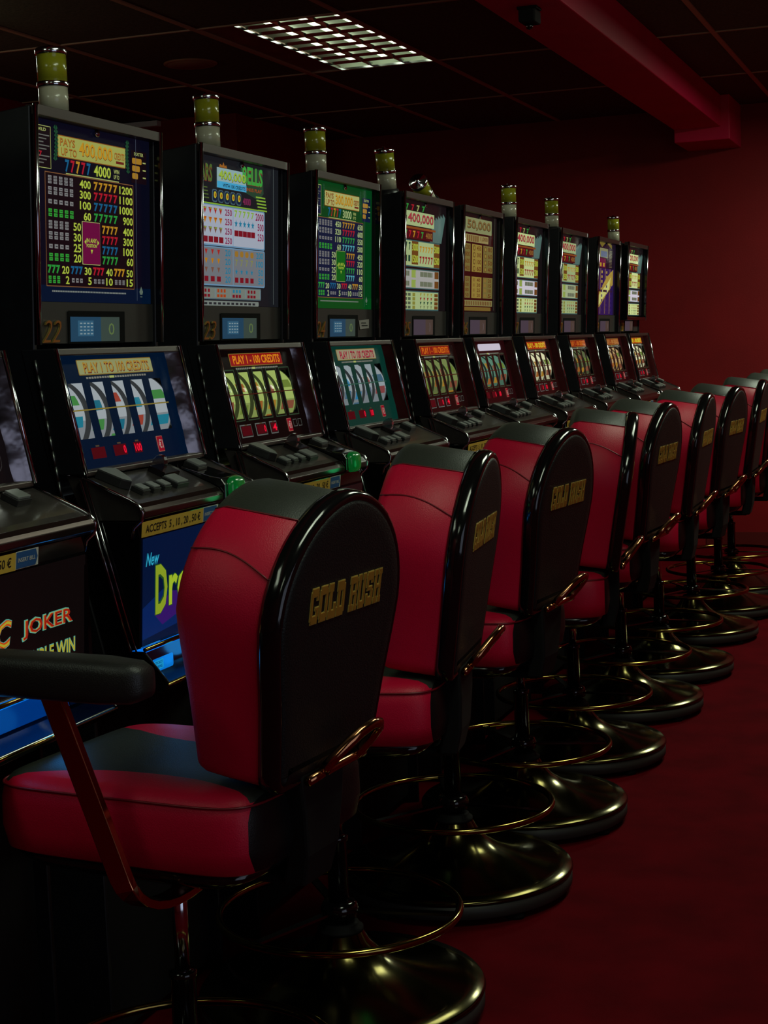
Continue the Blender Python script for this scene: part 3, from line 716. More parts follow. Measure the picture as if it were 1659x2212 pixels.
def candle(t, u, tilt):
    """two-colour candle lamp with chrome bands, on the top of the box"""
    b_ = MB().lathe([(.044, 0), (.044, .022), (.040, .04), (.036, .042)], mat('lamp_foot', rgb(60, 60, 62), .3, metal=.6), n=32).build('candle_lamp', t)
    zt = 2.128
    b_.location = (X(-2.0), Uf(u), zt)
    if tilt:
        b_.rotation_euler = (math.radians(-tilt) , 0, 0)
        if abs(tilt) > 30: b_.location = (X(-2.02), Uf(u) , 2.145)
    MB().lathe([(.034, .042), (.034, .098)], mat('white_lens', rgb(186, 182, 158), .25, spec=.5, coat=.4), n=32).build('white_lens', b_)
    MB().lathe([(.036, .097), (.037, .100), (.037, .106), (.036, .109)], CHROME, n=32).build('band', b_)
    MB().lathe([(.034, .108), (.034, .172)], mat('yellow_lens', rgb(150, 150, 34), .22, spec=.5, coat=.4), n=32).build('yellow_lens', b_)
    MB().lathe([(.036, .171), (.037, .174), (.037, .182), (.034, .186), (.006, .187), (.006, .193), (.001, .194)], CHROME, n=32).build('cap', b_)

def brass_number(t, s):
    mbb = MB(); vs, fs, a, b_, c_, d_ = glyphs(s, -.012, .32, .05)
    pn = Panel(-1.914 - .012, 1.632, -1.889 - .012, 2.148)
    out = []
    for v in vs:
        p = pn.pt(.040 + (v[0] - a) / (b_ - a) * .078, 1.636 + (v[1] - c_) / (d_ - c_) * .050, 0)
        out.append((p[0] - .006 + v[2] * .05, p[1], p[2]))
    mbb.add(out, fs, mat('gold_number', rgb(232, 200, 110), .28, metal=.9)); mbb.build('number', t)

def machine(d):
    y = d['y']; t = empty('slot_machine', (-OX, y + OU, 0)); key = d['n']
    # body: two side cheeks, back, top, inner walls
    side = P([(-2.46, 0), (-2.46, 2.086), (-1.905, 2.146), (-1.928, 1.632), (-1.930, 1.600), (-1.882, 1.290), (-1.800, .965), (-1.772, .842), (-1.83, .80), (-1.83, 0)])
    m = MB(); m.prism(side, Uf(.0015), Uf(.014), BLACK); m.prism(side, Uf(W1 - .014), Uf(W1 - .0015), BLACK)
    m.prism(P([(-2.46, .02), (-2.46, 2.084), (-2.44, 2.084), (-2.44, .02)]), Uf(.014), Uf(W1 - .014), BLACK)
    m.prism(P([(-2.44, 2.072), (-2.44, 2.088), (-1.906, 2.146), (-1.906, 2.13)]), Uf(.014), Uf(W1 - .014), BLACK)
    m.prism(P([(-1.99, 1.60), (-1.99, 2.13), (-1.972, 2.13), (-1.972, 1.60)]), Uf(.014), Uf(W1 - .014), INNER)
    m.prism(P([(-2.10, 1.28), (-2.10, 1.60), (-1.97, 1.60), (-1.97, 1.585), (-2.085, 1.585), (-2.085, 1.28)]), Uf(.014), Uf(W1 - .014), INNER)
    m.prism(P([(-2.08, 1.24), (-2.08, 1.30), (-1.885, 1.30), (-1.83, 1.10), (-1.80, .95), (-1.80, .90)]), Uf(.014), Uf(W1 - .014), BLACK)
    m.build('cabinet', t, .002, 1)
    # plinth between the cheeks
    MB().prism(P([(-2.44, .03), (-2.44, .80), (-1.86, .80), (-1.86, .03)]), Uf(.016), Uf(W1 - .016), MATTE).build('stand', t, .004)
    if d['top']:
        # top-box frame: slim chrome uprights, broad brown header
        ajar = key == '30'
        f = MB(); a, b2 = (-1.914, 1.632), (-1.889, 2.148)
        if ajar: a = (-1.885, 1.700); b2 = (-1.862, 2.150)
        def strip(u0, u1, z0, z1, dd, mm):
            def xa(z): return a[0] + (b2[0] - a[0]) * (z - a[1]) / (b2[1] - a[1])
            f.prism(P([(xa(z0), z0), (xa(z1), z1), (xa(z1) - dd, z1), (xa(z0) - dd, z0)]), Uf(u0), Uf(u1), mm)
        for uu in (.0045, W1 - .005): MB().tube([(X(a[0] + (b2[0] - a[0]) * k_ - .002), Uf(uu), a[1] + (b2[1] - a[1]) * k_) for k_ in (0, .5, 1)], .0058, CHROME, 12).build('frame_edge', t)
        strip(.009, W1 - .010, b2[1] - .022, b2[1], .03, BROWNF)
        strip(.0085, .010, a[1], b2[1] - .02, .040, GLOSS); strip(W1 - .0115, W1 - .010, a[1], b2[1] - .02, .040, GLOSS)
        if ajar: strip(.009, W1 - .010, a[1], a[1] + .018, .03, DCHROME)
        f.build('top_frame', t, .0025, 2)
        k = d['top']; tp = TOPP if not ajar else (TOPP[0] + .026, TOPP[1], TOPP[2] + .026, TOPP[3])
        pn = Panel(*tp, us={'C': 1.22, 'D': 1.2}.get(k[0], 1.0))
        if k == 'A1': layout_a(pn, glow(7, 8, 22), glow(2, 18, 40), glow(18, 8, 14), YG, '400,000', '4000', ['400', '300', '100', '60'], ['1200', '1100', '1000', '900'], ['50', '30', '25', '20'], ['400', '300', '100', '60'], ['gold', 'red', 'blue', 'green'], glow(96, 12, 56), YG, glow(146, 150, 76), glow(150, 100, 34))
        if k == 'A2': layout_a(pn, glow(3, 58, 22), glow(3, 66, 22), glow(12, 24, 50), glow(150, 168, 112), '300,000', '3000', ['450', '320', '110', '60'], ['650', '600', '550', '500'], ['50', '30', '25', '20'], ['450', '320', '110', '60'], ['gold', 'red', 'green', 'cyan'], glow(8, 86, 22), YG, glow(158, 160, 96), glow(130, 80, 30))
        if k == 'B': layout_b(pn)
        if k[0] == 'C': layout_c(pn, int(k[1]))
        if k == 'D': layout_d(pn)
        if k == 'E': layout_e(pn)
        pn.build('pay_glass', t)
        # lock on the glass
        MB().lathe([(.008, 0), (.008, .008), (.004, .010)], CHROME, (X(-1.9185), Uf(.30), 2.118), 16, Matrix.Rotation(PI / 2, 4, 'Y')).build('lock', t)
        # lower fascia with the card display
        fa = MB()
        fa.prism(P([(-1.936, 1.634), (-1.932, 1.727), (-1.955, 1.727), (-1.960, 1.634)]), Uf(.012), Uf(W1 - .012), mat('fascia_grey', rgb(44, 44, 42), .5))
        fa.build('fascia', t)
        sc = Panel(-1.9345, 1.634, -1.9305, 1.727)
        sc.rect(.155, 1.633, .415, 1.708, INNER, 1)
        cool = d['y'] < 5
        sb = glow(30, 62, 84) if cool else glow(62, 56, 66)
        sc.rect(.163, 1.6375, .300, 1.6945, sb, 2); sc.rect(.300, 1.6375, .388, 1.6945, glow(52, 66, 60) if cool else glow(66, 56, 50), 2)
        if cool:
            sc.rect(.195, 1.650, .265, 1.686, glow(44, 84, 108), 3)
            for r in range(4):
                for k2 in range(4): sc.rect(.203 + .016 * k2, 1.654 + .008 * r, .213 + .016 * k2, 1.657 + .008 * r, glow(120, 140, 146), 4)
            sc.text('0', .335, 1.652, .362, 1.680, glow(84, 104, 60), 3, .0)
        else: sc.text(')', .345, 1.650, .355, 1.682, glow(92, 82, 84), 3)
        sc.build('card_display', t)
        if key == '24':
            s2 = Panel(-1.9345, 1.634, -1.9305, 1.727); s2.poly([(.425, 1.69), (.52, 1.694), (.52, 1.664), (.435, 1.660), (.43, 1.674)], mat('paper_label', rgb(150, 146, 140), .7), 1)
            s2.rect(.445, 1.680, .49, 1.683, MATTE, 2); s2.rect(.45, 1.671, .505, 1.674, MATTE, 2); s2.build('paper_label', t)
        brass_number(t, key)
    # main door frame around the reels
    dz = lambda z: -1.876 + (1.615 - z) * .2127
    f = MB()
    def dstrip(u0, u1, z0, z1, dd, mm): f.prism(P([(dz(z0), z0), (dz(z1), z1), (dz(z1) - dd, z1), (dz(z0) - dd, z0)]), Uf(u0), Uf(u1), mm)
    dstrip(0, .010, 1.345, 1.622, .085, BLACK); dstrip(W2 - .008, W2, 1.345, 1.622, .060, BLACK)
    dstrip(.010, W2 - .008, 1.606, 1.622, .045, BROWNF); dstrip(.010, W2 - .008, 1.340, 1.352, .045, BROWNF)
    f.build('door_frame', t, .003, 3)
    for uu in (.0045, W2 - .0035):
        MB().tube([(X(dz(z) + .001), Uf(uu), z) for z in (1.346, 1.48, 1.621)], .0052, CHROME, 12).build('door_edge', t)
    # sloping polished cheek inside the right of the frame
    ch = MB(); u0 = W2 - .034; u1 = W2 - .008
    v = []
    for i, z in enumerate([1.352 + .0254 * j for j in range(11)]):
        wob = .0035 * math.sin(j_ := i * 1.9 + y) if True else 0
        v += [(X(dz(z) - .030), Uf(u0 + wob * .6), z), (X(dz(z) - .014 + wob), Uf((u0 + u1) / 2 + wob), z), (X(dz(z) - .002), Uf(u1), z)]
    ch.add(v, [(3 * i + k, 3 * i + k + 1, 3 * i + k + 4, 3 * i + k + 3) for i in range(10) for k in (0, 1)], mat('wavy_chrome', rgb(128, 124, 130), .14, metal=1, bump=.9, bscale=13), True)
    ch.build('door_cheek', t, recalc=False)
    h = MB()
    for i in range(9):
        z0 = 1.298 + i * .0335; xx = lambda z: -1.930 + (1.602 - z) * .1553
        h.tube([(X(xx(z0) + .003), Uf(-.002), z0), (X(xx(z0 + .0328) + .003), Uf(-.002), z0 + .0328)], .0034, mat('hinge_steel', rgb(120, 124, 122), .38, metal=1), 8)
    h.build('hinge', t)
    reel_panel(t, d['reel'])
    # deck
    right = .405 if key in ('22', '23') else W2
    dk = MB(); prof = [(-1.870, 1.345), (-1.822, 1.336), (-1.715, 1.2885), (-1.695, 1.278), (-1.684, 1.264), (-1.684, 1.250), (-1.694, 1.243), (-1.83, 1.243)]
    dk.prism(P(prof), Uf(0.006), Uf(right), DECKM); dk.build('deck', t, .002, 2)
    if key in ('22', '23'): MB().prism(P(prof), Uf(.516), Uf(W2), DECKM).build('deck_end', t, .002, 2)
    br = MB(); br.prism(P([(-1.699, 1.2815), (-1.688, 1.272), (-1.6815, 1.263), (-1.6815, 1.250), (-1.690, 1.242), (-1.695, 1.25)]), Uf(.012), Uf(right - .004), BAR); br.build('deck_bar', t, .002, 2)
    rail = [(X(-1.826), Uf(.003), 1.340), (X(-1.760), Uf(.003), 1.311), (X(-1.712), Uf(.003), 1.290), (X(-1.692), Uf(.003), 1.279), (X(-1.682), Uf(.003), 1.262), (X(-1.686), Uf(.003), 1.243), (X(-1.705), Uf(.003), 1.228), (X(-1.712), Uf(.003), 1.205)]
    MB().tube(rail, .0035, CHROME, 8).build('deck_rail', t)
    rr = [(p[0], Uf(W2 - .002), p[2]) for p in rail]
    MB().tube(rr, .0035, CHROME, 8).build('deck_rail', t)
    sl = Vector((.119, 0, -.053)).normalized(); nn = Vector((.053, 0, .119)).normalized()
    def dp(x_, u, h_): # point over the sloping deck
        k = (x_ + 1.822) / .107; z = 1.336 - .0475 * k
        return (X(x_) + nn.x * h_, Uf(u), z + nn.z * h_)
    def button(x0, x1, u0, u1, hh=.016):
        b_ = MB(); vs = [dp(x_, u, h_) for h_ in (0.0, hh * .7) for x_, u in ((x0, u0), (x1, u0), (x1, u1), (x0, u1))]
        b_.add(vs, [(0, 1, 2, 3), (4, 5, 6, 7), (0, 1, 5, 4), (1, 2, 6, 5), (2, 3, 7, 6), (3, 0, 4, 7)], BUTTONS)
        e = .003; vs = [dp(x_, u, h_) for h_ in (hh * .7, hh) for x_, u in ((x0 + e, u0 + e), (x1 - e, u0 + e), (x1 - e, u1 - e), (x0 + e, u1 - e))]
        b_.add(vs, [(0, 1, 2, 3), (4, 5, 6, 7), (0, 1, 5, 4), (1, 2, 6, 5), (2, 3, 7, 6), (3, 0, 4, 7)], BUTTON)
        b_.build('button', t, .0012, 2)
    for u in (.076, .126, .178): button(-1.752, -1.722, u, u + .034)
    button(-1.764, -1.722, .240, .298); button(-1.806, -1.768, .436, .486, .020)
    # big wedge button
    b_ = MB(); foot = [(-1.820, .040), (-1.765, .052), (-1.750, .070), (-1.765, .092), (-1.812, .112), (-1.822, .075)]
    n = len(foot)
    vs = [dp(a_, u, 0) for a_, u in foot] + [dp(a_ * .985 - 1.79 * .015, u * .94 + .004, .022) for a_, u in foot]
    b_.add(vs, [tuple(range(n)), tuple(range(n, 2 * n))] + [(i, (i + 1) % n, n + (i + 1) % n, n + i) for i in range(n)], BUTTONS)
    b_.add([dp(a_ * .97 - 1.79 * .03, u * .86 + .010, .0225) for a_, u in foot], [tuple(range(n))], BUTTON)
    b_.build('cash_button', t, .002, 2)
    # coin slot: chrome block with a domed guide
    cs = MB(); cs.add([dp(x_, u, h_) for h_ in (0, .014) for x_, u in ((-1.812, .268), (-1.768, .268), (-1.768, .340), (-1.812, .340))], [(0, 1, 2, 3), (4, 5, 6, 7), (0, 1, 5, 4), (1, 2, 6, 5), (2, 3, 7, 6), (3, 0, 4, 7)], DCHROME)
    dome = []
    for i in range(9):
        a_ = PI * i / 8; dome.append((-1.806 + .016 * math.cos(a_) * 1.0, .014 + .026 * math.sin(a_)))
    vs = [dp(a_, .300, h_) for a_, h_ in dome] + [dp(a_, .316, h_) for a_, h_ in dome]; k = len(dome)
    cs.add(vs, [tuple(range(k)), tuple(range(k, 2 * k))] + [(i, i + 1, k + i + 1, k + i) for i in range(k - 1)], CHROME)
    cs.build('coin_slot', t, .0015, 2)
    if key in ('22', '23'):
        bv = MB().prism(P([(-1.80, 1.330), (-1.722, 1.306), (-1.690, 1.300), (-1.680, 1.285), (-1.680, 1.248), (-1.70, 1.240), (-1.80, 1.24)]), Uf(.409), Uf(.512), GLOSS)
        bvo = bv.build('bill_acceptor', t, .004, 3)
        GM = mat('green_lens', rgb(10, 84, 34), .2, spec=.5, coat=.3)
        GM.node_tree.nodes['Principled BSDF'].inputs['Emission Color'].default_value = rgb(0, 84, 30)
        GM.node_tree.nodes['Principled BSDF'].inputs['Emission Strength'].default_value = .55
        rings = []
        for s_, k in ((0, 1.0), (.010, .96), (.017, .8), (.021, .5)):
            ring = []
            for i in range(20):
                a_ = 2 * PI * i / 20
                ring.append((X(-1.683 + s_), Uf(.462 + .038 * k * (abs(math.cos(a_)) ** .6) * (1 if math.cos(a_) > 0 else -1)), 1.272 + .030 * k * (abs(math.sin(a_)) ** .6) * (1 if math.sin(a_) > 0 else -1)))
            rings.append(ring)
        MB().loft(rings, GM, cap0=False).build('green_lens', bvo)
        l_ = bpy.data.lights.new('acceptor_lamp', 'POINT'); l_.energy = .02; l_.color = (.05, 1, .3); l_.shadow_soft_size = .02
        lo_ = bpy.data.objects.new('acceptor_lamp', l_); COL.objects.link(lo_); lo_.parent = t; lo_.location = (X(-1.62), Uf(.46), 1.26)
    # belly door
    bd = MB(); prof = [(-1.83, 1.242), (-1.700, 1.242), (-1.692, 1.210), (-1.708, .962), (-1.735, .955), (-1.80, .955), (-1.86, 1.10)]
    bd.prism(P(prof), Uf(.006), Uf(.560), GLOSS); bd.build('belly_door', t, .003, 2)
    tr = MB(); tr.box(X(-1.712), X(-1.690), Uf(.548), Uf(.560), .960, 1.20, DCHROME)
    tr.tube([(X(-1.697), Uf(.006), .960), (X(-1.697), Uf(.556), .960)], .005, BRASS, 8); tr.build('belly_trim', t)
    tr = MB(); tr.tube([(X(-1.830), Uf(-.001), 1.336), (X(-1.728), Uf(-.001), .955)], .0035, CHROME, 8)
    tr.tube([(X(-1.816), Uf(-.001), 1.330), (X(-1.714), Uf(-.001), .955)], .0022, CHROME, 8); tr.build('side_trim', t)
    belly_art(t, key)
    # coin tray under the belly
    ct = MB()
    ct.prism(P([(-1.80, .870), (-1.652, .870), (-1.643, .884), (-1.648, .890), (-1.664, .878), (-1.78, .884), (-1.80, .91)]), Uf(.01), Uf(.565), GLOSS)
    ct.prism(P([(-1.80, .870), (-1.652, .870), (-1.642, .888), (-1.70, .955), (-1.80, .955)]), Uf(.006), Uf(.014), GLOSS)
    ct.prism(P([(-1.80, .870), (-1.652, .870), (-1.642, .888), (-1.70, .955), (-1.80, .955)]), Uf(.560), Uf(.568), GLOSS)
    ct.prism(P([(-1.79, .882), (-1.79, .955), (-1.775, .955), (-1.76, .882)]), Uf(.014), Uf(.56), GLOSS)
    cto = ct.build('coin_tray', t, .002, 2)
    MB().tube([(X(-1.645), Uf(.006), .884), (X(-1.645), Uf(.566), .884)], .004, BRASS, 8).build('tray_lip', cto)
    if key in ('21', '22'):
        BL = glow(0, 92, 190, 1.3)
        MB().box(X(-1.765), X(-1.745), Uf(.05), Uf(.52), .935, .953, BL).build('blue_strip_light', cto)
        if key == '21':
            sh = Panel(-1.752, .886, -1.772, .950); sh.rect(.016, .886, .558, .932, glow(0, 48, 116), 3); sh.build('blue_tray_glow', cto)  # glowing sheet stands in for blue light on the tray's rear wall
        for uu in (.12, .42):
            l_ = bpy.data.lights.new('tray_lamp', 'POINT'); l_.energy = .12; l_.color = (.02, .35, 1); l_.shadow_soft_size = .03
            lo_ = bpy.data.objects.new('tray_lamp', l_); COL.objects.link(lo_); lo_.parent = cto; lo_.location = (X(-1.69), Uf(uu), .925)
    if key == '22':
        s2 = Panel(-1.690, .900, -1.690, .940); s2.rrect(.022, .904, .120, .934, .006, glow(0, 110, 200), 1); s2.rrect(.030, .909, .072, .930, .004, glow(20, 140, 190), 2)
        s2.text('TICKET', .034, .921, .068, .927, glow(0, 60, 120), 3); s2.text('HERE', .036, .912, .066, .918, glow(0, 60, 120), 3); s2.build('ticket_label', t)
    if d['lamp']: candle(t, *d['lamp'])
    return t

LBL = {
 '21': 'slot machine at the left picture edge with a JOKER belly glass and blue-lit tray',
 '22': 'black slot machine numbered 22 with a dark blue paytable reading PAYS UP TO 400,000',
 '23': 'black slot machine numbered 23 with white paytable blocks and yellow-green reels',
 '24': 'black slot machine numbered 24 with a bright green paytable glass',
 '25': 'slot machine with white paytable blocks next after the green one, its candle lamp leaning',
 '26': 'slot machine with a brown and cream columned paytable and white glowing strip',
 '27': 'slot machine with the brightly glowing reels just beyond the brown columned machine',
 '28': 'slot machine with dim brownish reels between the brightly lit one and the violet one',
 '29': 'slot machine with a violet and gold paytable and no candle lamp on top',
 '30': 'last slot machine of the row by the red wall, its top glass door ajar',
}
for d in MACH:
    t = machine(d); tag(t, LBL[d['n']], 'slot machine', 'slot machines in the row')

# ------------------------------------------------------------------ stools
H_, W_, ZC = .496, .222, .285
def outline(off=0.0, n_arc=26):
    """back view of the backrest: (x, z) with z measured from its lower edge"""
    pts = []
    for k in range(6):
        a = math.radians(180 + 90 * k / 5); pts.append((-.150 + (.026 + off) * math.cos(a), .030 + (.030 + off) * math.sin(a)))
    for k in range(6):
        a = math.radians(270 + 90 * k / 5); pts.append((.150 + (.026 + off) * math.cos(a), .030 + (.030 + off) * math.sin(a)))
    def side(z):
        k = min(1, max(0, (z - .06) / (ZC + .02 - .06))); return .184 + (W_ - .184) * k * k * (3 - 2 * k) + off
    for z in (.09, .14, .18, .22, .255): pts.append((side(z), z))
    for k in range(n_arc + 1):
        a = PI * k / n_arc; c_ = math.cos(a)
        pts.append(((W_ + off) * math.copysign(abs(c_) ** 1.10, c_), ZC + (H_ - ZC + off) * (math.sin(a) ** .96 if 0 < k < n_arc else 0)))
    for z in (.255, .22, .18, .14, .09): pts.append((-side(z), z))
    return pts
def xat(z):
    """half width of the backrest at height z in its arch"""
    s_ = min(1.0, max(0.0, (z - ZC) / (H_ - ZC))) ** (1 / .96); return W_ * max(0.0, 1 - s_ * s_) ** .55
ZB = .862; YB0 = -.296; REC = math.radians(9.0)
def bk(x, d, z):
    """backrest frame: d forward of the shell, z above its lower edge, reclined"""
    if d > .02: d = d * (.76 + .24 * min(1, z / .28))
    return (x, YB0 - z * math.sin(REC) + d * math.cos(REC), ZB + z * math.cos(REC) + d * math.sin(REC))
def ringat(d, off): return [bk(x, d, z) for x, z in outline(off)]

GL = {  # western slab capitals as bars: (x0, z0, x1, z1) in a 10 x 20 cell
 'G': [(0, 2, 2.6, 18), (1, 15.2, 9, 20), (1, 0, 9, 4.6), (7.2, 4, 9.8, 8.4), (5.6, 7.4, 10.2, 9.2), (7.2, 13, 9.4, 17)],
 'O': [(0, 2, 2.6, 18), (7.4, 2, 10, 18), (1, 15.2, 9, 20), (1, 0, 9, 4.8)],
 'L': [(1.2, 0, 4.4, 20), (0, 15.5, 5.8, 20), (0, 0, 9.8, 4.6), (7.4, 4, 9.8, 8.5)],
 'D': [(.8, 0, 3.8, 20), (7, 2, 10, 18), (0, 14.5, 8.8, 20), (0, 0, 8.8, 5.2)],
 'R': [(.8, 0, 3.4, 20), (0, 16, 8.6, 20), (7.2, 11.4, 9.8, 18.8), (3, 9.4, 8.8, 11.2), (6.8, 0, 9.2, 9.4), (0, 0, 4.6, 3.6), (6.2, 0, 10.2, 3)],
 'U': [(.8, 2, 3.2, 20), (7, 2, 9.4, 20), (0, 16.6, 4.0, 20), (6.2, 16.6, 10.2, 20), (1.6, 0, 8.6, 4)],
 'S': [(.4, 11, 3.2, 18.4), (6.8, 1.6, 9.6, 9), (1.2, 15, 9.4, 20), (.6, 0, 8.8, 5), (1.6, 8.8, 8.6, 11.2), (7.2, 13, 9.6, 16), (.4, 4, 2.8, 7)],
 'H': [(.9, 0, 3.4, 20), (6.9, 0, 9.4, 20), (0, 16.8, 4.3, 20), (6, 16.8, 10.3, 20), (0, 0, 4.3, 3.4), (6, 0, 10.3, 3.4), (3, 9, 7.4, 11)],
}
def lettering(parent):
    for mt, g, dd, name in ((GOLDEDGE, .42, .0455, 0), (GOLD, 0, .0467, 1)):
        pass
    m = MB(); cx = -.130; sc_ = .0029
    word = 'GOLD RUSH'; hh = .0031
    adv = 11.3; total = sum(adv if ch != ' ' else 6 for ch in word) - 1.3
    s0 = .262 / total
    x = 0
    for ch in word:
        if ch == ' ': x += 6; continue
        for (a, b_, c_, d_) in GL[ch]:
            for mt, g, dd in ((GOLDEDGE, .28, .0402), (GOLD, -.22, .0412)):
                vs = []
                for dep in (.037, dd):
                    for px, pz in ((a - g, b_ - g), (c_ + g, b_ - g), (c_ + g, d_ + g), (a - g, d_ + g)):
                        # read from behind: text runs from +x to -x... the viewer behind the chair sees local -x on the left
                        vs.append(bk(-.131 + (x + px) * s0, -dep, .288 + pz * hh))
                m.add(vs, [(0, 1, 2, 3), (4, 5, 6, 7), (0, 1, 5, 4), (1, 2, 6, 5), (2, 3, 7, 6), (3, 0, 4, 7)], mt)
        x += adv
    return m.build('lettering', parent)

def superring(cx, cy, hx_, hy_, z, p=4.5, n=48, bulge=0):
    r = []
    for i in range(n):
        a = 2 * PI * i / n; c_, s_ = math.cos(a), math.sin(a)
        r.append((cx + hx_ * math.copysign(abs(c_) ** (2 / p), c_), cy + hy_ * math.copysign(abs(s_) ** (2 / p), s_), z))
    return r

def make_stool():
    t = empty('casino_stool', (0, 0, 0))
    # brass dish base
    prof = [(.338, .074), (.345, .068), (.345, .062)]
    dish = [(.345, .060), (.347, .066), (.342, .0725), (.300, .080), (.24, .092), (.18, .108), (.13, .128), (.095, .152), (.068, .182), (.055, .205), (.048, .215)]
    MB().lathe(dish, BRASSD, n=72).build('base_dish', t)
    MB().lathe([(.30, .020), (.340, .020), (.344, .024), (.344, .061)], SKIRT, n=72).build('base_skirt', t)
    for k in range(5):
        a = 2 * PI * k / 5 + .35
        MB().lathe([(.012, 0), (.026, .0), (.028, .010), (.020, .022), (.012, .024)], RUBBER, (.312 * math.cos(a), .312 * math.sin(a), 0), 16).build('foot', t)
    m = MB().lathe([(.056, .205), (.056, .213), (.046, .216), (.046, .224), (.036, .228)], MATTE, n=40); m.build('base_collar', t)
    MB().lathe([(.0255, .215), (.0245, .425), (.027, .427), (.027, .438), (.018, .442)], GLOSS, n=28).build('column', t)
    MB().lathe([(.0150, .43), (.0150, .655)], CHROME, n=24).build('gas_lift', t)
    MB().lathe([(.027, .238), (.044, .240), (.046, .262), (.040, .276), (.027, .280)], GLOSS, n=32).build('ring_hub', t)
    MB().tube([(.29 * math.cos(2 * PI * i / 72), .29 * math.sin(2 * PI * i / 72), .255) for i in range(72)], .0098, BRASS, 12, closed=True).build('foot_ring', t)
    for k in range(3):
        a = 2 * PI * k / 3 + .55; d = Vector((math.cos(a), math.sin(a), 0)); q = Vector((-d.y, d.x, 0)) * .010
        m = MB(); A = d * .040; B = d * .284
        vs = [(*(A + q).xy, .252), (*(A - q).xy, .252), (*(A - q).xy, .258), (*(A + q).xy, .258), (*(B + q).xy, .252), (*(B - q).xy, .252), (*(B - q).xy, .258), (*(B + q).xy, .258)]
        m.add(vs, [(0, 1, 2, 3), (4, 5, 6, 7), (0, 1, 5, 4), (1, 2, 6, 5), (2, 3, 7, 6), (3, 0, 4, 7)], DCHROME); m.build('spoke', t)
    # seat
    cy = -.025; PP = 7
    def sr(hx_, hy_, z): return superring(0, cy, hx_, hy_, z, PP, 64)
    MB().loft([sr(.17, .19, .672), sr(.205, .235, .690), sr(.222, .258, .712)], GLOSS).build('seat_pan', t)
    MB().box(-.07, .07, -.12, .10, .648, .676, MATTE).build('mechanism', t, .006)
    m = MB()
    m.loft([sr(.214, .256, .713), sr(.230, .272, .722), sr(.237, .279, .760), sr(.236, .278, .812), sr(.231, .273, .838), sr(.221, .263, .850), sr(.205, .245, .857), sr(.15, .19, .862), sr(.08, .10, .860)], SEATM); m.build('seat', t)
    MB().tube(sr(.2325, .2745, .8385), .0024, PIPING, 6, closed=True).build('seat_piping', t)
    # back
    m = MB(); H = 0
    rr = [ringat(-.004, -.004), ringat(.0, 0), ringat(.10, .001), ringat(.150, 0), ringat(.166, -.005), ringat(.176, -.016), ringat(.181, -.034), ringat(.183, -.06), ringat(.184, -.11)]
    m.loft(rr, PADM); m.build('back_pad', t)
    # seams across the side of the pad
    for sgn in (1, -1):
        pts = []
        for k in range(12):
            f = k / 11; zz = .368 + .030 * math.sin(f * PI * .75)
            pts.append(bk(sgn * (xat(zz) + .0012 - (.016 * ((f - .86) / .14) ** 2 if f > .86 else 0)), .002 + .172 * f, zz))
        MB().tube(pts, .0017, PIPING, 6).build('pad_seam', t)
        pts = []
        for k in range(8):
            f = k / 7
            s_ = (1 - (.122 / W_) ** (2 / 1.1)) ** .5; zz = ZC + (H_ - ZC) * s_ ** .96
            pts.append(bk(sgn * .122, .002 + .165 * f, zz + .0012 - (.008 if k == 7 else 0)))
        MB().tube(pts, .0016, PIPING, 6).build('crown_seam', t)
    m = MB(); m.loft([ringat(.004, .003), ringat(-.006, .008), ringat(-.024, .008), ringat(-.034, .004), ringat(-.037, -.003), ringat(-.035, -.008)], GLOSS, cap0=True); m.build('back_shell', t)
    m = MB(); m.loft([ringat(-.032, -.0085), ringat(-.0355, -.009), ringat(-.0380, -.016), ringat(-.0390, -.04)], SHELLV); m.build('back_panel', t)
    lettering(t)
    # sleeve that joins the back to the underside of the seat
    m = MB(); vs = []
    for (y0, y1, hw, z) in ((-.27, -.315, .050, .660), (-.285, -.330, .058, .72), (-.295, -.335, .070, .80), (-.295, -.335, .085, .90)):
        vs.append([(-hw - .02, y0, z), (hw - .02, y0, z), (hw - .02, y1, z), (-hw - .02, y1, z)])
    m.loft(vs, MATTE, smooth=False); m.box(-.06, .03, -.30, -.06, .655, .672, MATTE); m.build('back_bracket', t, .006, 2)
    # brass loop handle
    HM = mat('handle_metal', rgb(176, 120, 84), .14, metal=1)
    def hnd(x_, f): return (x_, -.348 - .058 * f, .864 + .070 * f)
    path = [hnd(-.045, 0.02), hnd(-.052, .2), hnd(-.040, .45), hnd(-.022, .75), hnd(-.004, .95), hnd(.030, 1.06), hnd(.064, .98), hnd(.084, .80), hnd(.088, .50), hnd(.082, .2), hnd(.072, .02)]
    MB().tube(path, .0100, HM, 10).build('handle', t)
    MB().tube([hnd(-.095, -.05), hnd(-.05, .0), hnd(.02, .02), hnd(.09, .02), hnd(.105, .0)], .009, HM, 10).build('handle_bar', t)
    return t

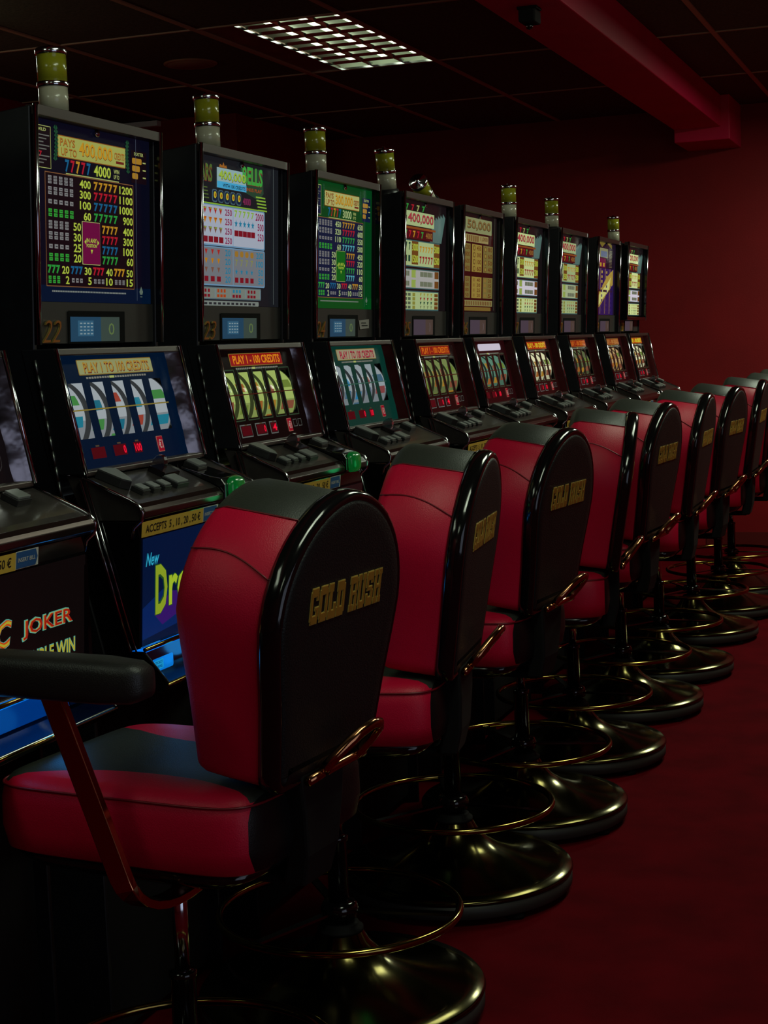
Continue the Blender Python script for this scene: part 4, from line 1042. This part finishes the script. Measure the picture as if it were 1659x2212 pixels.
def add_arm(t):
    """padded arm on a bent flat bar, on the near side"""
    rings = []
    for (y, wz, wx) in ((-.195, .012, .012), (-.190, .026, .026), (-.17, .034, .036), (-.11, .038, .041), (.10, .038, .041), (.17, .037, .040), (.215, .032, .034), (.235, .014, .016)):
        ring = []
        for i in range(24):
            a = 2 * PI * i / 24; c_, s_ = math.cos(a), math.sin(a)
            ring.append((-.335 + wx * math.copysign(abs(c_) ** .55, c_), y, 1.074 + wz * math.copysign(abs(s_) ** .6, s_)))
        rings.append(ring)
    MB().loft(rings, VINYLB).build('armrest', t)
    bar = []
    P0, P1, P2 = Vector((-.315, .020, 1.04)), Vector((-.290, -.085, .720)), Vector((-.10, -.10, .650))
    pts = [P0.lerp(P1, k / 6) for k in range(6)]
    for k in range(9):
        f = k / 8; Q1 = Vector((-.285, -.115, .640)); pts.append(P1 * (1 - f) ** 2 + Q1 * 2 * f * (1 - f) + P2 * f * f)
    # flat bar section, wide along the chair's depth
    m = MB(); hw, ht = .021, .008; vs = []
    for i, p in enumerate(pts):
        tt = (pts[min(i + 1, len(pts) - 1)] - pts[max(i - 1, 0)]).normalized()
        wv = Vector((0, 1, 0)); wv = (wv - tt * wv.dot(tt)).normalized(); nv = tt.cross(wv)
        vs.append([p + wv * hw + nv * ht, p - wv * hw + nv * ht, p - wv * hw - nv * ht, p + wv * hw - nv * ht])
    m.loft([[tuple(q) for q in r] for r in vs], mat('arm_bar_metal', rgb(196, 134, 92), .16, metal=1), smooth=False)
    m.build('arm_post', t, .002, 2)

STOOLS = [  # x, y, yaw of the seat
    (-1.405, 2.60, .11), (-1.431, 3.45, -.11), (-1.436, 4.37, .11), (-1.420, 5.09, -.21),
    (-1.434, 5.89, .07), (-1.421, 6.72, -.01), (-1.400, 7.50, .09), (-1.400, 8.44, -.02), (-1.37, 9.20, .10), (-1.40, 9.95, .02)]
SL = ['nearest red and black casino stool, cut by the left edge, with a padded black armrest',
      'second stool from the front, its narrow gold-lettered back turned almost edge-on',
      'third stool from the front, its broad black back facing out with gold letters',
      'fourth stool from the front, bright red side seen full and lettering hidden',
      'fifth stool from the front, with a small gold-lettered back between two red cushions',
      'sixth stool from the front, its back a thin dark wedge with gold print',
      'seventh stool from the front, its narrow gold-lettered back just left of the eighth',
      'eighth stool from the front, bright red cushion against the right picture edge',
      'ninth stool from the front, mostly hidden behind the bright red one at the right edge',
      'tenth and farthest stool, hidden behind the others near the red wall']
proto = make_stool()
for i, (sx, sy, al) in enumerate(STOOLS):
    if i == 0: continue
    o = copy_tree(proto); o.location = (sx, sy, 0); o.rotation_euler = (0, 0, PI / 2 - al)
    tag(o, SL[i], 'stool', 'casino stools along the machines')
sx, sy, al = STOOLS[0]
proto.location = (sx, sy, 0); proto.rotation_euler = (0, 0, PI / 2 - al)
add_arm(proto); tag(proto, SL[0], 'stool', 'casino stools along the machines')
